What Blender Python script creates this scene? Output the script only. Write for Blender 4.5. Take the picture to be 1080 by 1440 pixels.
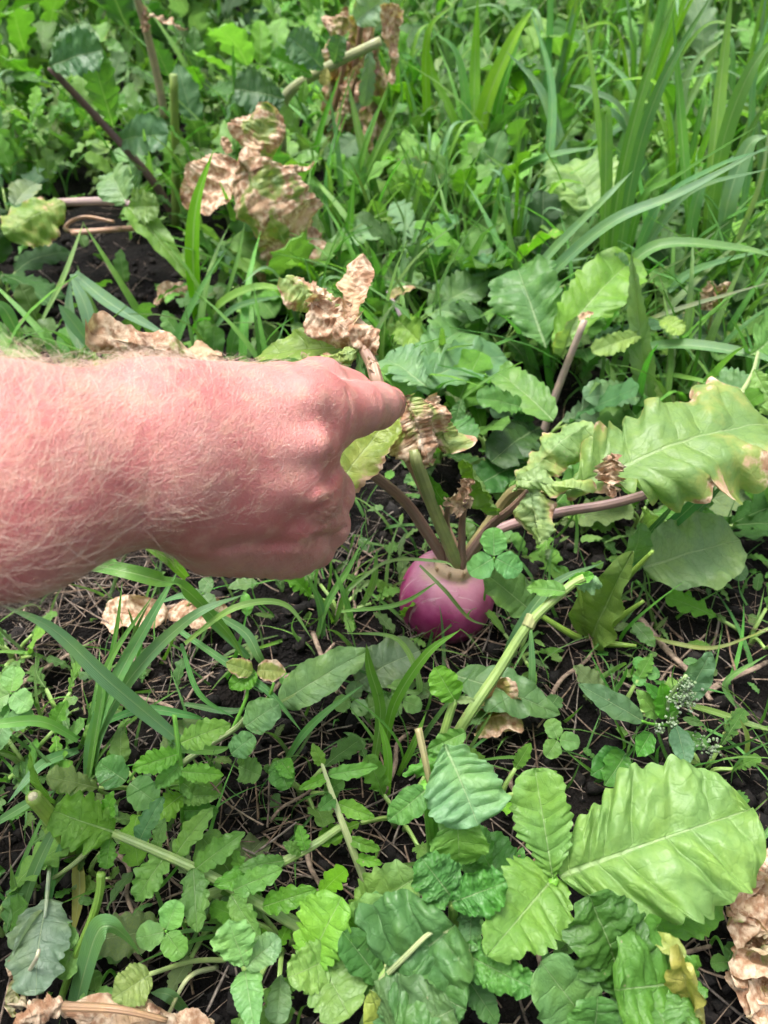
import bpy, math, random
import numpy as np
from mathutils import Vector, Matrix

for _o in list(bpy.data.objects):
    bpy.data.objects.remove(_o)
SC = bpy.context.scene
COL = SC.collection
rnd = random.Random(7)

# ------------------------------------------------------------------ camera
F = 1060.0                       # focal length in pixels of a 1080 x 1440 frame
CAMZ = 0.42
PITCH = math.radians(43.0)
CR = Vector((1, 0, 0)); CF = Vector((0, math.cos(PITCH), -math.sin(PITCH))); CU = Vector((0, math.sin(PITCH), math.cos(PITCH)))
CP = Vector((0, 0, CAMZ))
cd = bpy.data.cameras.new('camera')
cam = bpy.data.objects.new('camera', cd); COL.objects.link(cam)
cd.sensor_fit = 'VERTICAL'; cd.sensor_height = 36.0; cd.sensor_width = 27.0
cd.lens = 36.0 * F / 1440.0
cd.clip_start = 0.01; cd.clip_end = 400.0
cam.location = CP
cam.rotation_euler = (math.pi / 2 - PITCH, 0, 0)
cd.dof.use_dof = True; cd.dof.focus_distance = 0.39; cd.dof.aperture_fstop = 12.0
SC.camera = cam

# ------------------------------------------------------------------ sky, sun, exposure
world = bpy.data.worlds.new('World'); SC.world = world; world.use_nodes = True
wn = world.node_tree.nodes; wl = world.node_tree.links
bg = wn['Background']; bg.inputs['Strength'].default_value = 0.075
sky = wn.new('ShaderNodeTexSky'); sky.sky_type = 'NISHITA'; sky.sun_disc = False
SUN_EL, SUN_AZ = math.radians(76), math.radians(-60)     # azimuth from +Y towards +X
sky.sun_elevation = SUN_EL; sky.sun_rotation = SUN_AZ
sky.air_density = 1.2; sky.dust_density = 6.0; sky.ozone_density = 0.6
hs_ = wn.new('ShaderNodeHueSaturation'); hs_.inputs['Saturation'].default_value = .35      # overcast: a white sky
wl.new(sky.outputs[0], hs_.inputs['Color']); wl.new(hs_.outputs[0], bg.inputs[0])
ld = bpy.data.lights.new('sun', 'SUN'); sun = bpy.data.objects.new('sun', ld); COL.objects.link(sun)
ld.energy = 1.5; ld.angle = math.radians(28); ld.color = (1.0, 0.97, 0.93)
sd = Vector((math.sin(SUN_AZ) * math.cos(SUN_EL), math.cos(SUN_AZ) * math.cos(SUN_EL), math.sin(SUN_EL)))
sun.rotation_euler = sd.to_track_quat('Z', 'Y').to_euler(); sun.location = sd * 5
SC.view_settings.view_transform = 'Standard'; SC.view_settings.look = 'None'
SC.view_settings.gamma = 1.0; SC.view_settings.exposure = 1.82
SC.render.engine = 'CYCLES'
SC.cycles.use_denoising = True
SC.cycles.use_adaptive_sampling = True; SC.cycles.adaptive_threshold = 0.04
SC.cycles.max_bounces = 4; SC.cycles.transmission_bounces = 3; SC.cycles.diffuse_bounces = 3; SC.cycles.glossy_bounces = 2
SC.cycles.caustics_reflective = False; SC.cycles.caustics_refractive = False

# ------------------------------------------------------------------ geometry helpers
def ray(px, py):
    return CF + CR * ((px - 540) / F) + CU * (-(py - 720) / F)
def at(px, py, z=0.0):
    """the point of the horizontal plane at height z that is seen at this pixel"""
    d = ray(px, py)
    return CP + d * ((z - CAMZ) / d.z)
def atd(px, py, depth):
    return CP + ray(px, py) * depth
def V3(p):
    if isinstance(p, Vector): return p.copy()
    return at(*p) if len(p) == 3 else atd(p[0], p[1], p[2])

def gz(x, y):
    """height of the soil"""
    return (0.006 * np.sin(x * 17 + 1.3) * np.cos(y * 13 + .4) + 0.004 * np.sin(x * 41 + y * 29)
            + 0.003 * np.sin(x * 83 - y * 61 + 2.0))

def mesh_from(name, verts, faces, mat, uvs=None, smooth=True):
    """verts (n,3), faces (m,k) equal length rows or a list of lists; uvs: dict name -> (nverts,2)"""
    me = bpy.data.meshes.new(name)
    v = np.asarray(verts, dtype=np.float32)
    me.vertices.add(len(v)); me.vertices.foreach_set('co', v.ravel())
    f = np.asarray(faces, dtype=np.int32)
    k = f.shape[1]
    me.loops.add(f.size); me.loops.foreach_set('vertex_index', f.ravel())
    me.polygons.add(len(f))
    me.polygons.foreach_set('loop_start', np.arange(0, f.size, k, dtype=np.int32))
    me.polygons.foreach_set('loop_total', np.full(len(f), k, dtype=np.int32))
    me.update(calc_edges=True)
    if smooth: me.polygons.foreach_set('use_smooth', np.ones(len(f), dtype=bool))
    if uvs:
        for un, uv in uvs.items():
            l = me.uv_layers.new(name=un)
            l.data.foreach_set('uv', np.asarray(uv, dtype=np.float32)[f.ravel()].ravel())
    if mat: me.materials.append(mat)
    me.validate()
    return me

def link(name, me, parent=None, loc=None, matrix=None, color=None):
    o = bpy.data.objects.new(name, me); COL.objects.link(o)
    if matrix is not None: o.matrix_world = matrix
    elif loc is not None: o.location = loc
    if color is not None: o.color = color
    if parent is not None:
        o.parent = parent
        # parents are only ever translated
        t = Vector((0, 0, 0)); p = parent
        while p is not None:
            t = t + p['_at'] if False else t + Vector(WORLD_AT.get(p.name, (0, 0, 0))); break
        o.matrix_parent_inverse = Matrix.Translation(-t)
    return o
WORLD_AT = {}
def tag(o, label=None, cat=None, group=None, kind=None):
    if label: o['label'] = label
    if cat: o['category'] = cat
    if group: o['group'] = group
    if kind: o['kind'] = kind
    return o
def thing(name, label, cat, loc, group=None):
    o = bpy.data.objects.new(name, None); COL.objects.link(o)
    o.empty_display_size = 0.01
    o.location = loc; WORLD_AT[o.name] = tuple(loc)
    return tag(o, label, cat, group)

# ------------------------------------------------------------------ node helpers
def new_mat(name):
    m = bpy.data.materials.new(name); m.use_nodes = True
    nt = m.node_tree; nt.nodes.clear()
    out = nt.nodes.new('ShaderNodeOutputMaterial')
    return m, nt, out
class NB:
    def __init__(s, nt): s.nt = nt
    def n(s, t, **kw):
        nd = s.nt.nodes.new(t)
        for k, v in kw.items(): setattr(nd, k, v)
        return nd
    def l(s, a, b): s.nt.links.new(a, b)
    def setin(s, sock, v):
        if hasattr(v, 'links') or hasattr(v, 'is_linked'): s.l(v, sock)
        else: sock.default_value = v
    def m(s, op, a, b=None, c=None, clamp=False):
        nd = s.n('ShaderNodeMath', operation=op, use_clamp=clamp)
        for i, v in enumerate((a, b, c)):
            if v is not None: s.setin(nd.inputs[i], v)
        return nd.outputs[0]
    def smooth(s, x, a, b):
        nd = s.n('ShaderNodeMapRange', interpolation_type='SMOOTHSTEP')
        s.setin(nd.inputs[0], x); nd.inputs[1].default_value = a; nd.inputs[2].default_value = b
        return nd.outputs[0]
    def lin(s, x, a, b, c, d):
        nd = s.n('ShaderNodeMapRange'); s.setin(nd.inputs[0], x)
        for i, v in enumerate((a, b, c, d)): nd.inputs[i + 1].default_value = v
        return nd.outputs[0]
    def mix(s, f, a, b, blend='MIX'):
        nd = s.n('ShaderNodeMix', data_type='RGBA', blend_type=blend)
        s.setin(nd.inputs[0], f); s.setin(nd.inputs[6], a); s.setin(nd.inputs[7], b)
        return nd.outputs[2]
    def noise(s, vec, scale, detail=3, rough=.55, dist=0.0):
        nd = s.n('ShaderNodeTexNoise'); s.l(vec, nd.inputs['Vector'])
        nd.inputs['Scale'].default_value = scale; nd.inputs['Detail'].default_value = detail
        nd.inputs['Roughness'].default_value = rough; nd.inputs['Distortion'].default_value = dist
        return nd
    def voro(s, vec, scale, feature='F1'):
        nd = s.n('ShaderNodeTexVoronoi', feature=feature); s.l(vec, nd.inputs['Vector']); nd.inputs['Scale'].default_value = scale
        return nd
    def bump(s, h, strength, dist, normal=None):
        nd = s.n('ShaderNodeBump'); s.l(h, nd.inputs['Height']); nd.inputs['Strength'].default_value = strength
        nd.inputs['Distance'].default_value = dist
        if normal is not None: s.l(normal, nd.inputs['Normal'])
        return nd.outputs[0]
def rgb(c): return (c[0], c[1], c[2], 1.0)

# ------------------------------------------------------------------ materials
def leaf_material(name, island=False, grass=False, rough=0.43):
    """colour = object colour, alpha = how withered; veins come from the leaf's own uv"""
    m, nt, out = new_mat(name); b = NB(nt)
    oi = b.n('ShaderNodeObjectInfo'); tc = b.n('ShaderNodeTexCoord'); geo = b.n('ShaderNodeNewGeometry')
    obj = tc.outputs['Object']
    # shift the noise for each object so that no two leaves share marks
    off = b.n('ShaderNodeVectorMath', operation='MULTIPLY_ADD'); b.l(oi.outputs['Random'], off.inputs[0])
    off.inputs[1].default_value = (13.1, 7.7, 3.3); b.l(obj, off.inputs[2]); P = off.outputs[0]
    base = oi.outputs['Color']
    rand = geo.outputs['Random Per Island'] if island else oi.outputs['Random']
    hsv = b.n('ShaderNodeHueSaturation')
    b.l(b.lin(rand, 0, 1, 0.478 if island else .49, 0.522 if island else .508), hsv.inputs['Hue'])
    r2 = b.m('FRACT', b.m('MULTIPLY', rand, 17.31))
    b.l(b.lin(r2, 0, 1, .86, 1.06), hsv.inputs['Saturation'])
    r3 = b.m('FRACT', b.m('MULTIPLY', rand, 5.77))
    b.l(b.lin(r3, 0, 1, .6 if island else .82, 1.4 if island else 1.2), hsv.inputs['Value'])
    b.l(base, hsv.inputs['Color']); C = hsv.outputs[0]
    big = b.noise(P, 45, 3, .6)
    C = b.mix(b.smooth(big.outputs['Fac'], .35, .72), C, b.mix(1.0, C, (1.22, 1.14, .85, 1), 'MULTIPLY'))
    nz = b.noise(P, 70, 4, .65); nz2 = b.noise(P, 26, 2, .6)
    uv = b.n('ShaderNodeUVMap', uv_map='uv'); su = b.n('ShaderNodeSeparateXYZ'); b.l(uv.outputs[0], su.inputs[0])
    u, v = su.outputs[0], su.outputs[1]
    au = b.m('ABSOLUTE', u)
    if not grass:
        uq = b.n('ShaderNodeUVMap', uv_map='flat'); sq = b.n('ShaderNodeSeparateXYZ'); b.l(uq.outputs[0], sq.inputs[0])
        ax = b.m('ABSOLUTE', sq.outputs[0]); t = sq.outputs[1]
        midw = b.lin(t, 0, 1, .06, .012)
        mid = b.m('SUBTRACT', 1.0, b.m('DIVIDE', ax, midw), clamp=True)
        mid = b.smooth(mid, .0, .55)
        wob = b.m('MULTIPLY_ADD', big.outputs['Fac'], .3, -.15)
        fr = b.m('ABSOLUTE', b.m('SUBTRACT', b.m('FRACT', b.m('ADD', b.m('ADD', v, .5), wob)), .5))
        lat = b.m('MULTIPLY', b.m('SUBTRACT', 1.0, b.smooth(fr, .01, .06)), b.lin(au, 0, 1, 1.0, .25))
        cv = b.n('ShaderNodeCombineXYZ'); b.l(b.m('MULTIPLY_ADD', big.outputs['Fac'], 1.2, b.m('MULTIPLY', au, 4.5)), cv.inputs[0]); b.l(b.m('MULTIPLY_ADD', nz2.outputs['Fac'], .8, b.m('MULTIPLY', v, 2.3)), cv.inputs[1]); b.l(b.m('MULTIPLY_ADD', oi.outputs['Random'], 31.0, b.m('SIGN', u)), cv.inputs[2])
        vo = b.voro(cv.outputs[0], 1.0, 'DISTANCE_TO_EDGE'); ret = b.m('SUBTRACT', 1.0, b.smooth(vo.outputs['Distance'], 0, .085))
        pale = b.mix(.62, C, (.50, .62, .34, 1)); pale2 = b.mix(.22, C, (.42, .52, .26, 1))
        C = b.mix(b.m('MULTIPLY', ret, .28), C, b.mix(1.0, C, (.62, .72, .62, 1), 'MULTIPLY'))
        C = b.mix(b.m('MULTIPLY', lat, .25), C, pale2)
        C = b.mix(b.m('MULTIPLY', mid, .5), C, pale)
        # small holes of decay / dust specks
        sp = b.voro(P, 160); spk = b.m('MULTIPLY', b.m('SUBTRACT', 1.0, b.smooth(sp.outputs['Distance'], .05, .13)),
                                        b.smooth(nz2.outputs['Fac'], .56, .66))
        C = b.mix(b.m('MULTIPLY', spk, .7), C, (.36, .33, .20, 1))
        h = b.m('ADD', b.m('MULTIPLY', lat, -.6), b.m('MULTIPLY', mid, -.8))
        h = b.m('ADD', h, b.m('MULTIPLY', ret, -.16))
        fine = b.noise(P, 420, 2, .6); h = b.m('ADD', h, b.m('MULTIPLY', big.outputs['Fac'], 1.6)); h = b.m('ADD', h, b.m('MULTIPLY', fine.outputs['Fac'], .55))
        C = b.mix(b.m('MULTIPLY', b.smooth(fine.outputs['Fac'], .45, .7), .22), C, b.mix(1.0, C, (.6, .68, .6, 1), 'MULTIPLY'))
    else:
        st = b.m('SINE', b.m('MULTIPLY', u, 34.0))
        h = b.m('ADD', b.m('MULTIPLY', st, .3), b.m('MULTIPLY', b.m('SUBTRACT', 1, b.smooth(au, 0, .12)), -1.0))
        C = b.mix(b.m('SUBTRACT', 1, b.smooth(au, .02, .12)), C, b.mix(.35, C, (.45, .56, .30, 1)))
        C = b.mix(b.m('MULTIPLY', b.smooth(st, 0, 1), .25), C, b.mix(1.0, C, (.75, .8, .7, 1), 'MULTIPLY'))
    # withering: from the margin and in blotches
    w = oi.outputs['Alpha']
    field = b.m('ADD', b.m('ADD', b.m('MULTIPLY', nz.outputs['Fac'], .48), b.m('MULTIPLY', nz2.outputs['Fac'], .87)),
                b.m('MULTIPLY', b.m('POWER', au, 3.0), .22))
    thr = b.lin(w, 0, 1, 1.25, .32)
    dw = b.m('SUBTRACT', field, thr)
    yl = b.m('MULTIPLY', b.smooth(dw, -.17, .02), b.smooth(w, .0, .08))
    wm = b.m('MULTIPLY', b.smooth(dw, -.03, .05), b.smooth(w, .0, .08))
    tanc = b.mix(b.smooth(b.noise(P, 170, 3, .6).outputs['Fac'], .38, .68), (.33, .18, .10, 1), (.70, .55, .40, 1))
    tanc = b.mix(b.smooth(big.outputs['Fac'], .56, .72), tanc, (.16, .075, .04, 1))
    tanc = b.mix(b.smooth(nz2.outputs['Fac'], .55, .7), tanc, (.55, .37, .23, 1))
    C = b.mix(b.m('MULTIPLY', yl, .65), C, (.36, .38, .10, 1))
    C = b.mix(wm, C, tanc)
    # underside paler
    Cb = b.mix(.22, C, (.30, .40, .24, 1))
    C2 = b.mix(geo.outputs['Backfacing'], C, Cb)
    pr = b.n('ShaderNodeBsdfPrincipled'); b.l(C2, pr.inputs['Base Color'])
    b.l(b.m('ADD', b.m('MULTIPLY', wm, .25), b.lin(nz2.outputs['Fac'], .3, .7, rough - .06, rough + .1)), pr.inputs['Roughness'])
    pr.inputs['Specular IOR Level'].default_value = .42
    nrm = b.bump(h, .7 if not grass else .5, .0008 if not grass else .0003)
    b.l(nrm, pr.inputs['Normal'])
    tr = b.n('ShaderNodeBsdfTranslucent'); b.l(b.mix(1.0, C, (1.25, 1.5, .6, 1), 'MULTIPLY'), tr.inputs['Color']); b.l(nrm, tr.inputs['Normal'])
    mx = b.n('ShaderNodeMixShader'); b.l(b.m('SUBTRACT', .34, b.m('MULTIPLY', wm, .18)), mx.inputs[0])
    b.l(pr.outputs[0], mx.inputs[1]); b.l(tr.outputs[0], mx.inputs[2])
    b.l(mx.outputs[0], out.inputs[0])
    return m

def stem_material(name):
    """stalk: object colour, ribs along it, alpha = brown scuffs"""
    m, nt, out = new_mat(name); b = NB(nt)
    oi = b.n('ShaderNodeObjectInfo'); tc = b.n('ShaderNodeTexCoord'); obj = tc.outputs['Object']
    uv = b.n('ShaderNodeUVMap', uv_map='uv'); su = b.n('ShaderNodeSeparateXYZ'); b.l(uv.outputs[0], su.inputs[0])
    rib = b.m('SINE', b.m('MULTIPLY', su.outputs[0], 6.2832 * 9))
    n1 = b.noise(obj, 90, 4, .6)
    C = b.mix(b.smooth(n1.outputs['Fac'], .3, .75), oi.outputs['Color'], b.mix(1.0, oi.outputs['Color'], (1.35, 1.3, 1.1, 1), 'MULTIPLY'))
    C = b.mix(b.m('MULTIPLY', b.smooth(rib, .2, 1), .3), C, b.mix(1.0, C, (.7, .72, .6, 1), 'MULTIPLY'))
    n2 = b.noise(obj, 160, 4, .7)
    C = b.mix(b.m('MULTIPLY', b.smooth(n2.outputs['Fac'], .62, .7), oi.outputs['Alpha']), C, (.30, .19, .11, 1))
    pr = b.n('ShaderNodeBsdfPrincipled'); b.l(C, pr.inputs['Base Color']); pr.inputs['Roughness'].default_value = .42
    pr.inputs['Subsurface Weight'].default_value = .12; pr.inputs['Subsurface Radius'].default_value = (.6, 1.0, .4); pr.inputs['Subsurface Scale'].default_value = .003
    b.l(b.bump(b.m('ADD', b.m('MULTIPLY', rib, .35), b.m('MULTIPLY', n2.outputs['Fac'], .7)), .4, .0006), pr.inputs['Normal'])
    b.l(pr.outputs[0], out.inputs[0])
    return m

def simple_mat(name, c1, c2, scale, rough=.8, bump=.5, dist=.002, island=True, spec=.3):
    m, nt, out = new_mat(name); b = NB(nt)
    tc = b.n('ShaderNodeTexCoord'); geo = b.n('ShaderNodeNewGeometry'); n1 = b.noise(tc.outputs['Object'], scale, 5, .65)
    C = b.mix(b.smooth(n1.outputs['Fac'], .3, .7), rgb(c1), rgb(c2))
    if island:
        hs = b.n('ShaderNodeHueSaturation'); b.l(C, hs.inputs['Color'])
        b.l(b.lin(geo.outputs['Random Per Island'], 0, 1, .45, 1.35), hs.inputs['Value'])
        b.l(b.lin(b.m('FRACT', b.m('MULTIPLY', geo.outputs['Random Per Island'], 9.7)), 0, 1, .55, 1.1), hs.inputs['Saturation']); C = hs.outputs[0]
    pr = b.n('ShaderNodeBsdfPrincipled'); b.l(C, pr.inputs['Base Color']); pr.inputs['Roughness'].default_value = rough
    pr.inputs['Specular IOR Level'].default_value = spec
    b.l(b.bump(n1.outputs['Fac'], bump, dist), pr.inputs['Normal']); b.l(pr.outputs[0], out.inputs[0])
    return m

def soil_material():
    m, nt, out = new_mat('soil'); b = NB(nt)
    tc = b.n('ShaderNodeTexCoord'); P = tc.outputs['Object']
    a = b.noise(P, 22, 3, .65); c = b.noise(P, 240, 4, .7); d = b.voro(P, 420)
    C = b.mix(b.smooth(a.outputs['Fac'], .35, .7), (.0045, .004, .004, 1), (.014, .0112, .0095, 1))
    C = b.mix(b.m('MULTIPLY', b.smooth(c.outputs['Fac'], .62, .75), .5), C, (.035, .027, .021, 1))
    pr = b.n('ShaderNodeBsdfPrincipled'); b.l(C, pr.inputs['Base Color'])
    b.l(b.lin(c.outputs['Fac'], .3, .7, .62, .95), pr.inputs['Roughness']); pr.inputs['Specular IOR Level'].default_value = .12
    h = b.m('ADD', b.m('MULTIPLY', c.outputs['Fac'], 1.0), b.m('MULTIPLY', d.outputs['Distance'], .6))
    b.l(b.bump(h, 1.0, .006), pr.inputs['Normal']); b.l(pr.outputs[0], out.inputs[0])
    return m

M_LEAF = leaf_material('leaf'); M_MASS = leaf_material('leaf_mass', island=True); M_GRASS = leaf_material('grass', grass=True, rough=.38)
M_STEM = stem_material('stem'); M_SOIL = soil_material()
M_CRUMB = simple_mat('soil_crumb', (.005, .0045, .0045), (.022, .017, .014), 300, .9, .8, .003)
M_STRAW = simple_mat('straw', (.10, .065, .047), (.33, .235, .165), 260, .75, .5, .001)

# ------------------------------------------------------------------ plant builders
def waves(rs, x, y, n, f):
    z = 0
    for i in range(n):
        a = rs.uniform(0, 6.283); fr = f * rs.uniform(.6, 1.7)
        z = z + np.sin((x * math.cos(a) + y * math.sin(a)) * fr * 6.283 + rs.uniform(0, 6.283)) / n ** .5
    return z

SHAPES = {'lobe': (.72, .46),  # exponent at base, exponent at tip
    'radish': (.85, .42), 'ovate': (.55, .75), 'lance': (.7, .85), 'round': (.5, .5), 'broad': (.5, .45), 'spoon': (1.4, .55), 'blade': (.45, 1.0)}
def leaf_geo(L=1.0, w=.5, shape='ovate', nv=7, teeth=.1, nt=None, lobes=0.0, nl=5, slant=.5, bend=0.6, bpow=1.0, fold=.25, curl=0.0,
             ruffle=.06, rf=4.0, pillow=.018, crumple=0.0, cf=3.0, twist=0.0, crinkle=.012, seed=0, cols=8, rpv=8, asym=0.0, tipdrop=0.0):
    """a flat-patterned leaf bent in space; the base is at 0, the chord runs to (0, L, 0), the upper side faces +Z. w = full width / length"""
    rs = random.Random(seed * 7919 + 13)
    R = max(10, int(nv * rpv)); Cn = cols
    t = np.linspace(0, 1, R + 1); s = np.linspace(-1, 1, 2 * Cn + 1)
    a, bq = SHAPES[shape]
    tm = a / (a + bq); env = (t ** a) * ((1 - t) ** bq) / (tm ** a * (1 - tm) ** bq)
    if nt is None: nt = nv * 2
    W = w * .5
    amp = [rs.uniform(.45, 1.25) for _ in range(4 * nt + 8)]
    def margin(side):
        ph = rs.uniform(0, 1)
        f = t * nt + ph; k = np.floor(f).astype(int); q = f - k
        saw = np.where(q < .66, np.sin(q / .66 * 1.5708), (1 - q) / .34) - .55
        am = np.array([amp[i + (side > 0) * (nt + 3)] for i in k])
        hw = env * (1 + asym * side * np.sin(t * 3.14))
        if lobes:
            fl = np.abs(np.sin((t * nl + rs.uniform(-.1, .1)) * math.pi)) ** .7
            hw = hw * (1 - lobes * (1 - fl) * np.clip(1.35 - t, 0, 1))
        hw = hw + teeth * saw * am * np.minimum(1, np.minimum(t, 1 - t) * 9) * (.35 + .65 * env)
        hw = hw * (1 + .06 * np.sin(t * 9 + ph * 6) + .05 * np.sin(t * 19 + ph * 11))
        return np.maximum(hw, .0) * W
    hl, hr = margin(-1), margin(1)
    m = t - slant * t * (1 - t)
    S, T = np.meshgrid(s, t)
    A = np.abs(S)
    Mm = np.repeat(m[:, None], 2 * Cn + 1, 1)
    HW = np.where(S < 0, hl[:, None], hr[:, None])
    X = S * HW; Y = Mm + (T - Mm) * A ** 1.25
    # relief in leaf space
    p1, p2 = rs.uniform(0, 6), rs.uniform(0, 6)
    VQ = nv * (T + .030 * np.sin(T * 11 + p1 + np.where(S < 0, 0, 1.7)) + .018 * np.sin(T * 23 + p2) * np.where(S < 0, 1, -1)) + np.where(S < 0, 0, .38) * np.minimum(1, T * 5)
    fv = np.abs(np.sin(VQ * math.pi))
    Z = pillow * (fv ** .8) * np.sin(np.clip(A, 0, 1) * math.pi) ** .7 * w
    Z = Z + ruffle * w * A ** 2 * (np.sin(6.283 * (T * rf) + np.where(S < 0, rs.uniform(0, 6), rs.uniform(0, 6))) * .7 + waves(rs, X, Y, 3, rf) * .6)
    Z = Z + .022 * w * waves(rs, X, Y, 4, 1.6) + .008 * w * waves(rs, X, Y, 4, 5.0)
    Z = Z + crinkle * w * np.sin(VQ * 6.283 * 2.2 + p1) * np.sin(A * 13 + p2 + T * 5) * A ** .5
    if crumple:
        Z = Z + crumple * (waves(rs, X, Y, 5, cf) * .7 * (.35 + A) - .55 * np.abs(waves(rs, X, Y, 3, cf * 1.5)) - .28 * np.abs(waves(rs, X, Y, 4, cf * 3.7)))
        X = X + crumple * .3 * waves(rs, X, Y, 4, cf) * A; Y = Y + crumple * .25 * waves(rs, X, Y, 4, cf) * A
    # cross section: opening angle fold, curvature curl
    ax = np.abs(X); sg = np.sign(X)
    ph0 = fold; kk = curl / max(W, 1e-6)
    if abs(curl) > 1e-4:
        Xc = (np.sin(ph0 + kk * ax) - math.sin(ph0)) / kk; Zc = -(np.cos(ph0 + kk * ax) - math.cos(ph0)) / kk
        nx = -np.sin(ph0 + kk * ax); nz = np.cos(ph0 + kk * ax)
    else:
        Xc = ax * math.cos(ph0); Zc = ax * math.sin(ph0); nx = -math.sin(ph0) + 0 * ax; nz = math.cos(ph0) + 0 * ax
    X3 = sg * (Xc + nx * Z); Z3 = Zc + nz * Z
    # bend along the midrib
    q = np.linspace(-.1, 1.15, 400); dq = q[1] - q[0]
    ang = -bend * np.clip(q, 0, 1.15) ** bpow - tipdrop * np.clip(q - .7, 0, 1) * 3
    cy = np.cumsum(np.cos(ang)) * dq; cz = np.cumsum(np.sin(ang)) * dq
    i0 = np.argmin(np.abs(q)); cy -= cy[i0]; cz -= cz[i0]
    yy = np.interp(Y, q, cy); zz = np.interp(Y, q, cz); an = np.interp(Y, q, ang)
    if twist:
        tw = twist * (Y - .5); X3, Z3 = X3 * np.cos(tw) - Z3 * np.sin(tw), X3 * np.sin(tw) + Z3 * np.cos(tw)
    PX = X3; PY = yy - Z3 * np.sin(an); PZ = zz + Z3 * np.cos(an)
    i1 = np.argmin(np.abs(q - 1)); ty, tz = cy[i1], cz[i1]
    ch = math.hypot(ty, tz); c_, s_ = ty / ch, tz / ch
    PY, PZ = PY * c_ + PZ * s_, -PY * s_ + PZ * c_
    sc = L / ch
    verts = np.stack([PX, PY, PZ], -1).reshape(-1, 3) * sc
    n = 2 * Cn + 1
    I = (np.arange(R)[:, None] * n + np.arange(n - 1)[None, :]).ravel()
    faces = np.stack([I, I + 1, I + n + 1, I + n], -1)
    uv = np.stack([S.ravel(), VQ.ravel()], -1); flat = np.stack([(X / W).ravel(), T.ravel()], -1)
    # midrib line for the stalk: direction at the base in chord space
    return verts, faces, {'uv': uv, 'flat': flat}

GREEN = {'lime': (.125, .315, .03), 'fresh': (.085, .235, .028), 'mid': (.052, .16, .024), 'dark': (.03, .10, .02), 'blue': (.06, .155, .065), 'pale': (.18, .28, .10),
         'yellow': (.36, .36, .10), 'tan': (.42, .30, .18), 'bluepale': (.15, .27, .14), 'deep': (.03, .09, .022)}
BOOST = [1.0]
def col(c, wilt=0.0):
    c = GREEN[c] if isinstance(c, str) else c; k = BOOST[0] if c[1] > c[0] * 1.15 and c[1] < .3 else 1.0
    return (c[0] * k, c[1] * k, c[2] * k, wilt)
_seed = [100]
def frame(B, T, n):
    y = (T - B).normalized(); n = Vector(n)
    x = y.cross(n)
    if x.length < 1e-4: x = y.cross(Vector((.3, -.4, .8)))
    x.normalize(); z = x.cross(y)
    M = Matrix((x, y, z)).transposed().to_4x4(); M.translation = B
    return M
def leaf(parent, B, T, w, c='mid', wilt=0.0, n=(0, -.35, 1), name='leaf', label=None, mat=None, **kw):
    B, T = V3(B), V3(T)
    if wilt > .45: kw.setdefault('teeth', .03); kw.setdefault('nv', 9)
    _seed[0] += 1; kw.setdefault('seed', _seed[0])
    v, f, uvs = leaf_geo(L=(T - B).length, w=w, **kw)
    me = mesh_from(name, v, f, mat or M_LEAF, uvs)
    o = link(name, me, parent, matrix=frame(B, T, n), color=col(c, wilt))
    if label: o['label'] = label
    return o

def spline(pts, per=6):
    P = [Vector(p) for p in pts]
    if len(P) == 2: P = [P[0], (P[0] + P[1]) / 2, P[1]]
    Q = [P[0] * 2 - P[1]] + P + [P[-1] * 2 - P[-2]]
    out = []
    for i in range(1, len(Q) - 2):
        for k in range(per):
            u = k / per; a, b_, c_, d = Q[i - 1], Q[i], Q[i + 1], Q[i + 2]
            out.append(.5 * ((2 * b_) + (c_ - a) * u + (2 * a - 5 * b_ + 4 * c_ - d) * u * u + (3 * b_ - a - 3 * c_ + d) * u ** 3))
    out.append(P[-1].copy())
    return out
def tube_geo(pts, radii, sides=8, flat=1.0, cap=True, bumpy=0.0):
    n = len(pts); V = []; UV = []
    T = [(pts[min(i + 1, n - 1)] - pts[max(i - 1, 0)]).normalized() for i in range(n)]
    ref = Vector((0, 0, 1)) if abs(T[0].z) < .9 else Vector((1, 0, 0))
    nrm = (ref - T[0] * ref.dot(T[0])).normalized()
    ln = 0
    for i in range(n):
        nrm = (nrm - T[i] * nrm.dot(T[i])).normalized(); bi = T[i].cross(nrm)
        if i: ln += (pts[i] - pts[i - 1]).length
        for k in range(sides + 1):
            a = 6.2832 * k / sides
            r = radii[i] * (1 + (bumpy * math.sin(k % sides * 2.7 + i * 1.9) if bumpy else 0))
            V.append(pts[i] + nrm * (math.cos(a) * r * flat) + bi * (math.sin(a) * r)); UV.append((k / sides, ln * 100))
    Fc = []
    for i in range(n - 1):
        for k in range(sides):
            a = i * (sides + 1) + k; Fc.append((a, a + 1, a + sides + 2, a + sides + 1))
    if cap:
        for i, fl in ((0, 1), (n - 1, 0)):
            c_ = len(V); V.append(pts[i].copy()); UV.append((.5, ln * 100 * (1 - fl)))
            for k in range(sides):
                a = i * (sides + 1) + k
                Fc.append((c_, a + 1, a, a) if fl else (c_, a, a + 1, a + 1))
    return V, Fc, UV
def quads_tris(me_name, V, Fc, UV, mat):
    me = bpy.data.meshes.new(me_name)
    ff = [tuple(dict.fromkeys(f)) for f in Fc]
    me.from_pydata([tuple(v) for v in V], [], ff)
    l = me.uv_layers.new(name='uv')
    for p in me.polygons:
        p.use_smooth = True
        for li in p.loop_indices: l.data[li].uv = UV[me.loops[li].vertex_index]
    me.materials.append(mat)
    return me
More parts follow.
